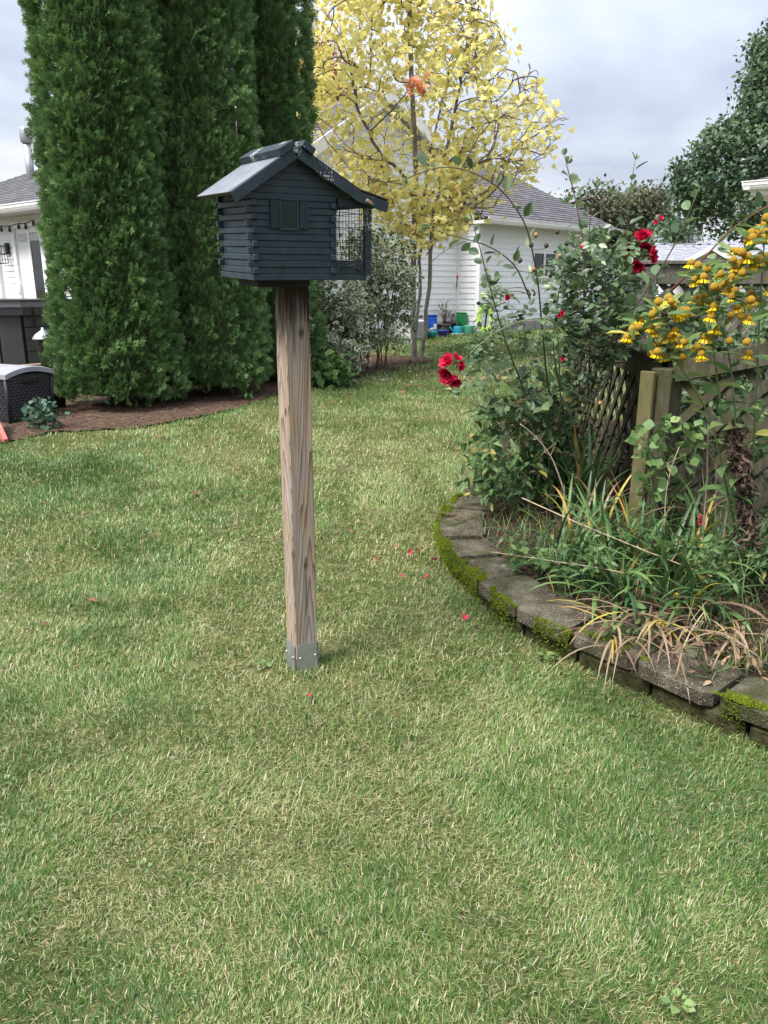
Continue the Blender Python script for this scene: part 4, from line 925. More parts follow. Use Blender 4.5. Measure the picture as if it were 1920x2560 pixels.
m.add([(*p, zt+TH_-.05) for p in pl] + [(*p, zt+TH_+.03) for p in pl], [tuple(range(n))[::-1], tuple(range(n,2*n))] + [(i,(i+1)%n,(i+1)%n+n,i+n) for i in range(n)]); m.build('cover_band', m_covert, tub)
m = MB(); pl2 = [p + nrm(p-(K-fdir_*.9))*.10 for p in poly]
m.add([(*p, zt+TH_+.03) for p in pl2] + [(*p, zt+TH_+.055) for p in pl2], [tuple(range(n))[::-1], tuple(range(n,2*n))] + [(i,(i+1)%n,(i+1)%n+n,i+n) for i in range(n)]); m.build('cover_top', m_cover, tub)
for (p, d, t) in ((b_, dr_, .16), (a_, dl_, .06)):
    panel('strap', p, d, t-.022, t+.022, zt+TH_-.33, zt+TH_-.06, m_tubd, .066, .008); panel('buckle', p, d, t-.03, t+.03, zt+TH_-.36, zt+TH_-.31, m_tubd, .066, .02)
pk = thing('deck_edge', 'pale timber edging board in front of the hot tub', 'timber', (*gp(80,925)[:2], float(gz(11))))
m = MB(); p, q = gp(-40,938), gp(150,922); beam(m, p+[0,0,.05], q+[0,0,.05], .10, .05); m.build('board', mat('pale_timber',(.44,.34,.25),(.33,.25,.18),rough=.8,scale=6,stretch=(1,1,8)), pk)

m_rattan = mat('black_resin', (.018,.019,.024), (.013,.014,.018), rough=.5, scale=20); m_lid = mat('pale_grey_resin', (.27,.275,.32), (.20,.205,.24), rough=.55, scale=6)
S0, S1 = gp(28,1064), gp(140,1040); sd2 = nrm((S1-S0)[:2]); sl_ = np.array([-sd2[1], sd2[0]]); sl_ = sl_ if sl_[0] < 0 else -sl_
zs = float(gz(7.6)); SW = np.linalg.norm((S1-S0)[:2]); box = thing('deck_box', 'black woven-look storage box with arched pale grey lid', 'storage box', (*S0[:2], zs))
BH = .46
def bpnt(a, l, z): # tapered box: a across end, l along length, z height
    k = .94 + .06*z/BH; c = S0[:2] + sd2*SW*.5; return np.array([*(c + sd2*(a-.5)*SW*k + sl_*(l*1.15 + (1-k)*.3)), zs+z])
def weave(name, f, nu, nv, lu, lv):
    us, vs_ = np.linspace(0,1,nu), np.linspace(0,1,nv); V = []
    for v in vs_:
        for u in us:
            p = f(u, v); e_ = 1e-3; nn = nrm(np.cross(f(u+e_,v)-p, f(u,v+e_)-p)); 
            row = math.floor(v*lv); h = abs(math.sin((u*lu+.5*(row%2))*math.pi))**.8*abs(math.sin(v*lv*math.pi))**.5
            edge = 1 if (.05 < u < .95 and .05 < v < .93) else 0
            V.append(p + nn*h*.009*edge*WS)
    F = [(j*nu+i, j*nu+i+1, (j+1)*nu+i+1, (j+1)*nu+i) for j in range(nv-1) for i in range(nu-1)]
    return mesh_np(name, np.array(V), np.array(F), m_rattan, box, smooth=True)
WS = 1
weave('end_panel', lambda u,v: bpnt(u,0,v*BH), 90, 90, 10, 16); weave('front_panel', lambda u,v: bpnt(0,1-u,v*BH), 120, 60, 20, 16)
m = MB(); m.hexa([bpnt(.01,.01,.0),bpnt(.99,.01,.0),bpnt(.99,1,.0),bpnt(.01,1,.0),bpnt(.01,.01,BH),bpnt(.99,.01,BH),bpnt(.99,1,BH),bpnt(.01,1,BH)]); m.build('body', m_rattan, box)
m = MB(); hc = bpnt(.52,0,BH*.86); R = np.stack([[sd2[0],sd2[1],0],[-sd2[1],sd2[0],0],[0,0,1.0]],1); m.box(hc, (.19,.05,.045), R, .01); m.build('handle_slot', m_tubd, box)
for a in (0,1): m = MB(); m.tube([bpnt(a,0,.0), bpnt(a,0,BH)], .018, 8); m.build('corner_rib', m_rattan, box, smooth=True)
V, F = [], []; nu, nv = 25, 61
for j in range(nv):
    for i in range(nu):
        a, l = -.04+1.08*i/(nu-1), -.03+1.06*j/(nv-1); p = bpnt(a, l, BH); p[2] += .015 + .055*(1-((i/(nu-1)-.5)*2)**2) + .006*abs(math.sin(j/(nv-1)*26*math.pi)); V.append(p)
F = [(j*nu+i, j*nu+i+1, (j+1)*nu+i+1, (j+1)*nu+i) for j in range(nv-1) for i in range(nu-1)]; nb0 = len(V)
rim = [i for i in range(nu)] + [j*nu+nu-1 for j in range(1,nv)] + [(nv-1)*nu+i for i in range(nu-2,-1,-1)] + [j*nu for j in range(nv-2,0,-1)]
for r_ in rim: V.append(V[r_] - np.array([0,0,.045]))
mm = MB(); mm.add(V, F + [(rim[i], rim[(i+1)%len(rim)], nb0+(i+1)%len(rim), nb0+i) for i in range(len(rim))]); mm.build('lid', m_lid, box, smooth=False)
rp = thing('red_board', 'faded red painted board leaning at the mulch edge by the storage box', 'board', gp(2,1105))
m = MB(); p, q = gp(16,1110), at(-30,1010,7.2); beam(m, p+[0,0,.0], q, .10, .035); m.build('plank', mat('faded_red_paint',(.36,.11,.09),(.46,.30,.27),rough=.7,scale=9,contrast=(.25,.45)), rp)
cn = thing('black_pail', 'small black pail standing behind the storage box', 'pail', gp(146,1022)); m = MB(); m.lathe(gp(146,1022), [(.075,0),(.09,.16),(.098,.165),(.098,.18),(.085,.18)], 16); m.build('body', m_rattan, cn, smooth=True); m = MB(); p = gp(146,1022); m.tube([p+[-.095,0,.17],p+[-.07,0,.22],p+[0,0,.25],p+[.07,0,.22],p+[.095,0,.17]], .004, 5); m.build('handle', m_black, cn)
sb = thing('solar_lantern', 'silver domed lantern half hidden by the arborvitae near the hot tub', 'lantern', (*at(116,905,11.0)[:2], float(gz(11))))
p = np.array([*at(116,905,11.0)[:2], float(gz(11))]); m = MB(); m.lathe(p, [(.05,0),(.05,.04),(.07,.06),(.10,.42),(.10,.46)], 12); m.build('body', m_black, sb, smooth=True); m = MB(); m.lathe(p+[0,0,.46], [(.15,0),(.145,.02),(.11,.07),(.05,.11),(.02,.13),(.018,.16)], 16); m.build('dome', m_galv, sb, smooth=True)

# ------------------------------------------------------------------ garden things along the right-hand house
def plastic(n, c, **k): return mat(n, c, tuple(x*.8 for x in c), rough=.45, scale=6, **k)
m_blue = plastic('blue_plastic', (.01,.09,.50)); m_teal = plastic('teal_glaze', (.01,.22,.22)); m_navy = plastic('navy_glaze', (.03,.05,.26)); m_cyan = plastic('cyan_plastic', (.02,.30,.42)); m_green = plastic('green_plastic', (.01,.24,.06)); m_mint = plastic('mint_plastic', (.10,.42,.30)); m_brown = plastic('brown_pot', (.06,.04,.035)); m_paper = plastic('white_label', (.75,.76,.8)); m_lime = plastic('lime_hose', (.52,.80,.10)); m_red = plastic('red_grip', (.42,.015,.03)); m_rodw = plastic('brown_rod', (.16,.08,.06))
def G(u, v): return gp(u, v)
p = G(1080, 838); s_ = .105
t = thing('blue_drum', 'blue plastic drum with white label beside the teal bowl planter', 'drum', p); m = MB(); m.lathe(p, [(s_*.9,0),(s_,.02),(s_,.28),(s_*.93,.30),(s_,.32),(s_,.335),(s_*.93,.35),(s_*.93,.395),(s_,.40),(s_,.42),(s_*.8,.42)], 20); m.build('body', m_blue, t, smooth=True)
m = MB(); m.box(p+[.055,-.095,.18], (.075,.008,.11), np.array(Matrix.Rotation(.5,3,'Z')), .002); m.build('paper_label', m_paper, t)
p = G(1079, 846); t = thing('teal_planter', 'round teal bowl planter with small white flowers', 'planter', p); m = MB(); m.lathe(p, [(.05,0),(.07,.01),(.10,.06),(.112,.12),(.112,.15),(.10,.15),(.098,.13)], 20); m.build('pot', m_teal, t, smooth=True)
def sprig(t, p, n, sp, h, mm_, nm='plant', seed=0, leaf=.03, wst=.003):
    g = np.random.default_rng(seed); st = MB(); LP, LD = [], []
    for i in range(n):
        a = g.uniform(0,6.28); r = g.uniform(.1,1)*sp; tip = p + np.array([math.cos(a)*r, math.sin(a)*r, h*g.uniform(.5,1)]); mid = p*.5+tip*.5 + [0,0,h*.12]
        st.tube([p, mid, tip], [wst,wst*.8,wst*.5], 4)
        for k in range(6):
            w = g.uniform(.35,1); q = (1-w)**2*p + 2*w*(1-w)*mid + w*w*tip; LP.append(q); LD.append(nrm(g.normal(0,1,3)+[0,0,.3]))
    st.build('stems', m_stem, t)
    LP, LD = np.array(LP), np.array(LD); k = len(LP); v_, f_ = scatter(LEAF_V, LEAF_F, basis(LD, g.normal(0,.4,(k,3))+[0,0,1]), LP, g.uniform(.6,1.3,k)*leaf)
    return mesh_np(nm, v_, f_, mm_, t, {'rnd': np.repeat(g.random(k), len(LEAF_V))})
LEAF_V = np.array([(0,0,0),(-.22,.28,.05),(-.26,.55,.04),(0,.5,-.02),(.22,.28,.05),(.26,.55,.04),(0,1,-.06)]); LEAF_F = np.array([(0,3,1),(1,3,2),(2,3,6),(0,4,3),(4,5,3),(5,6,3)])
LEAF_E = np.array([.4,1,1,0,1,1,1.0])
m_stem = mat('brown_stems', (.10,.065,.045), (.05,.032,.022), rough=.8, scale=20)
m_leafg = leafmat('green_leaf', [(0,(.028,.065,.016)),(.5,(.06,.13,.03)),(1,(.12,.21,.06))]); m_leafw = leafmat('white_petals', [(0,(.7,.7,.7)),(1,(.8,.8,.78))]); m_dead = leafmat('dead_leaf', [(0,(.07,.045,.025)),(.5,(.17,.115,.07)),(1,(.32,.24,.15))], trans=.15, rough=.8)
sprig(t, p+[0,0,.14], 10, .09, .07, m_leafw, 'flowers', 1, .03)
p = G(1107, 843); t = thing('navy_planter', 'round navy planter beside the teal bowl', 'planter', p); m = MB(); m.lathe(p, [(.07,0),(.10,.10),(.118,.125),(.118,.15),(.10,.15)], 20); m.build('pot', m_navy, t, smooth=True); sprig(t, p+[0,0,.13], 10, .10, .05, m_leafg, 'plant', 2, .04)
p = G(1110, 835); t = thing('brown_pot', 'wide brown pot holding a dried flowering plant', 'planter', p); m = MB(); m.lathe(p, [(.10,0),(.14,.10),(.16,.18),(.165,.21),(.14,.21)], 18); m.build('pot', m_brown, t, smooth=True); sprig(t, p+[0,0,.2], 22, .22, .50, m_dead, 'dried_plant', 3, .04)
p = G(1128, 832); t = thing('dark_pot', 'dark pot with a hook stake standing by the red-handled tool', 'planter', p); m = MB(); m.lathe(p, [(.12,0),(.17,.18),(.19,.2),(.19,.24),(.16,.24)], 18); m.build('pot', m_brown, t, smooth=True); sprig(t, p+[0,0,.22], 9, .15, .25, m_dead, 'dried_plant', 4, .04)
m = MB(); q = p+[-.12,0,.2]; m.tube([q, q+[0,0,.42], q+[.03,0,.48], q+[.07,0,.47], q+[.08,0,.42]], .006, 5); m.build('hook', m_black, t)
p = G(1143, 836); t = thing('blue_watering_can', 'light blue plastic watering can beside the green bin', 'watering can', p); m = MB(); m.lathe(p, [(.095,0),(.10,.01),(.09,.15),(.085,.16),(.03,.175),(.02,.175)], 18); m.build('body', m_cyan, t, smooth=True); m = MB(); m.tube([p+[-.08,0,.06],p+[-.13,0,.11],p+[-.17,0,.155]], [.022,.018,.024], 8); m.build('spout', m_cyan, t, smooth=True); m = MB(); m.tube([p+[.0,0,.17],p+[.0,-.0,.225],p+[.01,0,.23]], .012, 7); m.build('handle', m_cyan, t, smooth=True)
m = MB(); m.lathe(p+[.0,0,-.0], [(.13,-.0),(.14,.008),(.14,.02),(.125,.02)], 18); m.build('saucer', m_paper, t, smooth=True)
p = G(1152, 831); t = thing('green_bin', 'tall green plastic bin against the white siding', 'bin', p); m = MB(); P = []
for z_, k in ((0,.9),(.40,1.05)):
    for a, b in ((-1,-1),(1,-1),(1,1),(-1,1)): P.append(p + np.array([a*.10*k, b*.10*k, z_]))
m.hexa(P, .08); m.build('body', m_green, t); m = MB(); m.box(p+[0,0,.41], (.225,.225,.03), None, .01); m.build('rim', m_green, t)
p = G(1172, 835); t = thing('mint_watering_can', 'mint green watering can with long spout beside the hose', 'watering can', p); m = MB(); m.lathe(p, [(.085,0),(.09,.01),(.115,.16),(.118,.18),(.10,.18)], 18); m.build('body', m_mint, t, smooth=True); m = MB(); m.tube([p+[.08,0,.04],p+[.17,0,.12],p+[.24,0,.19]], [.028,.018,.018], 8); m.build('spout', m_mint, t, smooth=True); m = MB(); m.tube([p+[-.10,0,.16],p+[-.15,0,.14],p+[-.14,0,.07],p+[-.09,0,.04]], .010, 6); m.build('handle', m_mint, t, smooth=True)
t = thing('garden_tool', 'long-handled tool with red grip leaning in the siding corner', 'garden tool', G(1135,815)); m = MB(); p, q = G(1134,815)+[0,.1,0], at(1143.5,694,17.2); m.tube([p,q], .014, 7); m.build('handle', m_rodw, t); m = MB(); m.tube([q+nrm(p-q)*.02, q+nrm(q-p)*.09], .024, 8); m.build('grip', m_red, t)
p = at(1212, 796, 16.9); t = thing('hose_hanger', 'lime green garden hose coiled on a black stake hanger', 'garden hose', [p[0], p[1], float(gz(16.9))]); m = MB(); m.tube([[p[0]-.0,p[1]+.05,float(gz(16.9))-.05],[p[0]+.06,p[1]+.05,p[2]+.30],[p[0]+.06,p[1]-.1,p[2]+.33]], .018, 7); m.build('stake', m_black, t)
m = MB(); pts = []
for i in range(260):
    a = i/260*2*math.pi*9; k = 1+.16*math.sin(i*.37)+.05*math.sin(i*1.3); pts.append(p + np.array([math.cos(a)*.125*k + .02*math.sin(i*.11), -.04+.05*math.sin(i*.21), math.sin(a)*.24*k - .01]))
m.tube(pts, .0115, 5); m.build('hose_coil', m_lime, t, smooth=True)
m = MB(); a, b_ = G(1205,833), G(1135,836); m.tube([p+[-.1,-.02,-.2], a+[0,0,.015], (a+b_)/2+[0,-.05,.015], b_+[0,0,.015]], .011, 5); m.build('hose_tail', m_lime, t, smooth=True)
p = G(1248, 822); t = thing('dried_potted_plant', 'spindly reddish dried plant by the edging blocks', 'plant', p); sprig(t, p, 16, .18, .42, leafmat('rust_leaf',[(0,(.2,.05,.03)),(1,(.3,.15,.08))]), 'leaves', 6, .04)
p = G(1030, 850); t = thing('air_conditioner', 'pale grey air-conditioning unit behind the shrubs and maple trunk', 'air conditioner', p); m = MB(); m.box(p+[0,.1,.20], (.46,.44,.36), rotm(dA), .02); m.build('cabinet', m_soffit, t)
for i in range(8): m = MB(); m.box(p+np.array([*(-nb*.225),0])+[0,.1,.06+i*.040], (.40,.02,.018), rotm(dA), .004); m.build('louvre', m_found, t)
# ------------------------------------------------------------------ trees
m_bark = mat('grey_bark', (.23,.21,.18), (.09,.08,.07), rough=.9, scale=14, stretch=(1,1,.6), bump=.5, bscale=40)
m_barkd = mat('dark_bark', (.06,.046,.036), (.025,.02,.016), rough=.95, scale=18, bump=.4, bscale=40)
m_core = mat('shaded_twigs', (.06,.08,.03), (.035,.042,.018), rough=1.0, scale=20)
m_arb = leafmat('arborvitae_spray', [(0,(.050,.098,.038)),(.4,(.092,.175,.060)),(.75,(.142,.248,.084)),(1,(.21,.325,.115))], trans=.22, rough=.55, spec=.25)
def spray_template(seed):
    g = np.random.default_rng(seed); V, F = [], []
    def lf(p, d, L, w, lift):
        n = len(V); d = nrm(np.array([d[0], d[1], lift])); s_ = nrm(np.cross(d,[0,0,1.0]))
        V.extend([p, p+d*L*.5-s_*w, p+d*L*.5+s_*w, p+d*L+np.array([0,0,-.05*L])]); F.extend([(n,n+2,n+1),(n+1,n+2,n+3)])
    lf(np.zeros(3), (0,1), .6, .045, .0)
    for i in range(4):
        y = .06+.20*i
        for sg in (-1,1):
            L = (.60-.08*i)*g.uniform(.75,1.15); a = math.radians(g.uniform(24,50)); z = .06*g.normal()
            p = np.array([0,y,.02*i-.012*i*i]); d = (sg*math.sin(a), math.cos(a)); lf(p, d, L, .048, z+.14*g.normal())
            if i < 2: q = p + np.array([d[0],d[1],z])*L*.45; lf(q, (sg*math.sin(a+.65), math.cos(a+.65)), L*.55, .04, z+.18*g.normal())
    lf(np.array([0,.5,-.02]), (0,1), .55, .05, -.12)
    return np.array(V), np.array(F)
SPR = [spray_template(s) for s in range(4)]
def arborvitae(base, R, Hh, label, seed, nclump, flare=.9):
    g = np.random.default_rng(seed); t = thing('arborvitae', label, 'tree', base, 'tall arborvitae in the mulch bed')
    m = MB()
    for i in range(4):
        a = g.uniform(0,6.28); o = np.array([math.cos(a)*.12, math.sin(a)*.12, 0]); m.tube([base+o*.6-[0,0,.1], base+o+[0,0,.4], base+o*2.2+[0,0,1.4]], [.07,.055,.03], 7)
    m.build('trunk', m_barkd, t, smooth=True)
    phase = g.uniform(0,6.28,6)
    def rad(h, a):
        k = np.clip(h/Hh,0,1); r = R*(np.clip((k+.02)/.05,0,1)**.5)*(1-.06*k)*(1+.20*np.exp(-h/1.1))*np.sqrt(np.clip((1.02-k)/.25,0,1))
        return r*(1+.055*np.sin(3*a+phase[0]+1.5*h)+.045*np.sin(5*a+phase[1]-2.1*h)+.035*np.sin(9*a+phase[2]+3.3*h))
    # dark inner core of twigs
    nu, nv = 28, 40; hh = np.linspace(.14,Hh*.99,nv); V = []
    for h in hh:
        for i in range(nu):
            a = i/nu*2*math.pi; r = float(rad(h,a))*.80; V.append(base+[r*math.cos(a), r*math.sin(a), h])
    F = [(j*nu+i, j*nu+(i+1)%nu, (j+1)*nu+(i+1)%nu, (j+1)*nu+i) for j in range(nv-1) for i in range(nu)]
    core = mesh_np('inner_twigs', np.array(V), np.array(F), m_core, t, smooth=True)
    ca = math.atan2(-base[1], -base[0]); n = nclump
    a = ca - 1.95 + 3.9*np.mod(np.arange(n)*.6180339+g.normal(0,.012,n), 1); h = .12 + (4.75-.12)*(np.arange(n)+g.random(n))/n
    a = np.r_[a, ca+g.uniform(-1.95,1.95,n//8)]; h = np.r_[h, g.uniform(4.75,Hh,n//8)]; n = len(a)
    P, D, S, RV = [], [], [], []
    r0 = rad(h,a)*g.uniform(.88,1.05,n); cs = g.uniform(.055,.115,n)*(1.1-.25*h/Hh)*flare
    tone = np.clip(g.normal(.45,.16,n),0,1)
    for i in range(n):
        k = g.integers(13,19); out = np.array([math.cos(a[i]), math.sin(a[i]), 0]); tan = np.array([-out[1], out[0], 0]); c = base + out*r0[i] + np.array([0,0,h[i]])
        o = nrm(g.normal(0,1,(k,3)) + out*1.3 + np.array([0,0,.25])); p = c + o*cs[i]*g.uniform(.35,1.0,(k,1))*np.array([1,1,.75])
        d = nrm(o*.9 + out*.7 + np.array([0,0,.55]) + g.normal(0,.35,(k,3))); P.append(p); D.append(d); S.append(g.uniform(.07,.125,k)); RV.append(np.clip(tone[i]+g.normal(0,.14,k),0,1))
    P, D, S, RV = np.concatenate(P), np.concatenate(D), np.concatenate(S), np.concatenate(RV); ok = P[:,2] > base[2]+.06
    P, D, S, RV = P[ok], D[ok], S[ok], RV[ok]
    Vs, Fs, Rs, off = [], [], [], 0
    nh = nrm(np.cross(D, np.array([0,0,1.0])) + g.normal(0,.55,D.shape))
    for q in range(4):
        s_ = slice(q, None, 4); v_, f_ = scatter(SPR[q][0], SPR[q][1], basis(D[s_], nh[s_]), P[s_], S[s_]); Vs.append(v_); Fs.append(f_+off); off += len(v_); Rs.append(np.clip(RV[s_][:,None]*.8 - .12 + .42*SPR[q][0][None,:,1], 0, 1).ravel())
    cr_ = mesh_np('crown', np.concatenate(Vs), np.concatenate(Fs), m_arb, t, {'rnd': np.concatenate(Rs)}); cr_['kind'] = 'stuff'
    return t
def arb_at(ul, ur, vb, Y, H_, lab, seed, n, fl=.9):
    c = at((ul+ur)/2, vb, Y); w = (at(ur,vb,Y)[0]-at(ul,vb,Y)[0])/2 - .235; return arborvitae(np.array([c[0], Y, float(gz(Y))]), w, H_, lab, seed, n, fl)
arb_at(142, 476, 960, 8.55, 7.0, 'thick arborvitae with the widest base, beside the storage box', 1, 1020)
arb_at(350, 690, 905, 9.25, 7.2, 'arborvitae standing between the widest one and the narrow one', 2, 810)
arb_at(560, 820, 890, 10.3, 7.6, 'narrow arborvitae just behind the feeder post', 3, 610)

# ---- yellow maple
OUT = [(0,0,0),(-.13,.07),(-.40,-.02),(-.33,.17),(-.52,.34),(-.32,.38),(-.36,.55),(-.15,.50),(-.16,.72),(0,1.0),(.16,.72),(.15,.50),(.36,.55),(.32,.38),(.52,.34),(.33,.17),(.40,-.02),(.13,.07)]
mo = np.array([(p[0],p[1],0) for p in OUT], float); mo[:,2] = -.12*np.abs(mo[:,0]) - .10*mo[:,1]**2
MAPLE_V = np.vstack([mo, [(0,.33,.03)]]); nO = len(mo); MAPLE_F = np.array([(nO, (i+1)%nO, i) for i in range(nO)])
m_maple = leafmat('yellow_maple_leaf', [(0,(.57,.53,.14)),(.35,(.71,.65,.22)),(.7,(.77,.72,.31)),(.88,(.68,.53,.18)),(1,(.62,.36,.14))], trans=.5, rough=.5, spec=.3)
m_orange = leafmat('orange_maple_leaf', [(0,(.52,.13,.06)),(1,(.66,.27,.12))], trans=.4)
m_twig = mat('twig_bark', (.15,.12,.11), (.09,.07,.065), rough=.85, scale=30)
gm = np.random.default_rng(5); YM = 12.3
mb_ = gp(1043, 905); mp_t = thing('maple_tree', 'young multi-stemmed maple with yellow leaves and bare outer twigs', 'tree', mb_)
def mp(u, v, dy=0.0): return at(u, v, YM+dy)
stems = [[(1036,905,0),(1033,820,.0),(1033,700,.0),(1036,560,.05),(1040,440,.05),(1036,330,.0),(1030,230,-.05),(1026,120,-.05),(1024,0,0),(1020,-160,0),(1018,-300,0)],
         [(1053,903,-.05),(1063,830,-.1),(1071,740,-.15),(1076,660,-.2),(1083,560,-.25),(1100,440,-.3),(1125,330,-.3),(1150,220,-.3),(1170,110,-.2),(1180,0,-.2)],
         [(1040,840,.1),(1046,760,.15),(1049,640,.2),(1055,520,.25),(1070,400,.4),(1100,280,.6),(1130,160,.8)],
         [(1040,500,.02),(1000,430,-.2),(960,400,-.4),(925,340,-.6),(890,250,-.8),(870,160,-.9)],
         [(1078,655,-.2),(1100,635,-.25),(1140,612,-.4),(1170,600,-.5)]]
bn, bp_ = [], []
for si, st in enumerate(stems):
    pts = np.array([mp(*q) for q in st]); dd = np.r_[0,np.cumsum(np.linalg.norm(np.diff(pts,axis=0),axis=1))]; tt = np.arange(0, dd[-1], .16)
    pts = np.stack([np.interp(tt,dd,pts[:,i]) for i in range(3)],1) + (gm.normal(0,.012,(len(tt),3)) if si else 0)
    for i, p in enumerate(pts):
        if i == 0: par_ = -1 if si < 2 else int(np.argmin([np.linalg.norm(q-p) for q in bn]))
        else: par_ = len(bn)-1
        bn.append(p); bp_.append(par_)
def env_ok(u, v):
    # leafy outline of the crown in the plane of the tree, as half-widths about the stem
    L = np.interp(v, [-320,-120,0,90,200,300,420,520,610,640], [1000,900,800,760,738,742,850,925,960,1000]); R = np.interp(v, [-320,-120,0,90,200,300,380,460,560,640], [1060,1120,1190,1240,1330,1395,1370,1270,1150,1090])
    return L, R
tips = []
while len(tips) < 1250:
    v = gm.uniform(-320, 625); L, R = env_ok(0, v); u = gm.uniform(L, R); hw_ = (R-L)/2*12/1937*.95; x_ = (u-(L+R)/2)/((R-L)/2); dy = gm.uniform(-1,1)*hw_*math.sqrt(max(0,1-x_*x_))*.9
    p = mp(u, v, dy)
    lay = math.sin(p[2]*5.2 + 1.3*math.sin(p[0]*1.7+p[1]) )
    if vnoise(p[0]*1.0+7, p[2]*1.3+p[1]*.6, 1.35, 71)*.6 + .4*vnoise(p[0]+3, p[2]+p[1], 3.1, 72) + .12*lay < .445: continue
    if v > 430 and abs(u-1050) > 40 and gm.random() < .25: continue
    tips.append(p)
for _ in range(210):
    v = gm.uniform(360, 612); L, R = np.interp(v,[360,450,560,612],[860,880,925,975]), np.interp(v,[360,450,560,612],[1230,1180,1140,1090]); tips.append(mp(gm.uniform(L,R), v, gm.uniform(-.9,.6)))
nl = len(tips)
while len(tips) < nl + 60:
    v = gm.uniform(-60, 560); L, R = env_ok(0, v); side = gm.random()
    u = R + gm.uniform(-110, 25) if side < .85 else L + gm.uniform(0, 60)
    p = mp(u, v, gm.uniform(-.9,.9)); tips.append(p)
tips = np.array(tips)
P0, P1, R0, R1, td = colonize(bn, bp_, tips, r_tip=.0040, power=2.6, g=gm)
kt = R0 > .020
segs_mesh('trunk', P0[kt], P1[kt], R0[kt], R1[kt], m_bark, mp_t, 8); tw = segs_mesh('branches', P0[~kt], P1[~kt], R0[~kt], R1[~kt], m_twig, mp_t, 4)
bare = []
while len(bare) < 300:
    v = gm.uniform(-40, 560); L, R = env_ok(0, v)
    u = R + gm.uniform(-150, 30) if gm.random() < .86 else L + gm.uniform(-5, 70)
    bare.append(mp(u, v, gm.uniform(-.8,.8)))
q0, q1, qa, qb, _t = colonize(bn, bp_, np.array(bare), r_tip=.0056, power=3.4, jit=.02, g=gm)
kb = np.arange(len(q0)) >= len(bn) - sum(1 for q in bp_ if q < 0)
tag(segs_mesh('bare_twigs', q0[kb], q1[kb], np.minimum(qa[kb],.011), np.minimum(qb[kb],.010), m_twig, mp_t, 4), 'leafless outer twigs', kind='stuff')
def leaf_set(tips, td, g, per, size, spread, droop):
    k = len(tips)*per; P = np.repeat(tips, per, 0) + g.normal(0, spread, (k,3)); D = nrm(np.repeat(td, per, 0)*.5 + g.normal(0,.8,(k,3)) + np.array([0,0,-droop])); nh = g.normal(0,.75,(k,3)) + np.array([0,-.5,.9]); return P, D, nh, g.uniform(.65,1.2,k)*size
P, D, nh, S = leaf_set(tips[:nl], td[:nl], gm, 7, .098, .11, .55)
RV = np.clip(gm.normal(.42,.2,len(P)) + .25*(gm.random(len(P)) < .08), 0, 1)
B = basis(D, nh)
vis = np.argsort(P[:,1] + 1000*(P[:,2] > 4.3))[:300]; rest = np.setdiff1d(np.arange(len(P)), vis)
v_, f_ = scatter(MAPLE_V, MAPLE_F, B[rest], P[rest], S[rest])
tag(mesh_np('leaves', v_, f_, m_maple, mp_t, {'rnd': np.repeat(RV[rest], len(MAPLE_V))}), kind='stuff')
def leaf_variants(name, V, F, m_, rnds, edge=None):
    out = []
    for i, r in enumerate(rnds):
        me = bpy.data.meshes.new(name); me.from_pydata(V.tolist(), [], [tuple(map(int,f)) for f in F]); me.update()
        a = me.attributes.new('rnd','FLOAT','POINT'); a.data.foreach_set('value', np.full(len(V), r, np.float32))
        if edge is not None: a = me.attributes.new('edge','FLOAT','POINT'); a.data.foreach_set('value', np.asarray(edge,np.float32))
        me.materials.append(m_); out.append(me)
    return out
def put(name, me, parent, p, B_, s, loc0=None):
    o = link(name, me, parent); o.location = [float(x) for x in (np.asarray(p) - (wloc(parent) if parent is not None else 0))]
    o.rotation_euler = Matrix(np.asarray(B_).tolist()).to_euler(); o.scale = (s, s, s); return o
MV = leaf_variants('leaf', MAPLE_V, MAPLE_F, m_maple, [.1,.25,.4,.5,.65,.8])
for i in vis: put('leaf', MV[gm.integers(6)], mp_t, P[i], B[i], float(S[i]))
n = 20; p = np.array([mp(1040,203,-1.6)]) + gm.normal(0,1,(n,3))*[.065,.05,.06]; v_, f_ = scatter(MAPLE_V, MAPLE_F, basis(gm.normal(0,.6,(n,3))+[0,0,-.8], gm.normal(0,.5,(n,3))+[0,-.8,.6]), p, gm.uniform(.07,.11,n))
tag(mesh_np('orange_leaf_cluster', v_, f_, m_orange, mp_t, {'rnd': np.repeat(gm.random(n), len(MAPLE_V))}), 'cluster of orange-red leaves', kind='stuff')
m = MB(); a0 = mp(1040,203,-1.6); j = int(np.argmin(np.linalg.norm(np.array(bn)-(a0-[0,0,.6]),axis=1))); m.tube([bn[j], (np.array(bn[j])+a0)/2-[0,.1,.05], a0], [.012,.008,.005], 5); m.build('branch', m_twig, mp_t)

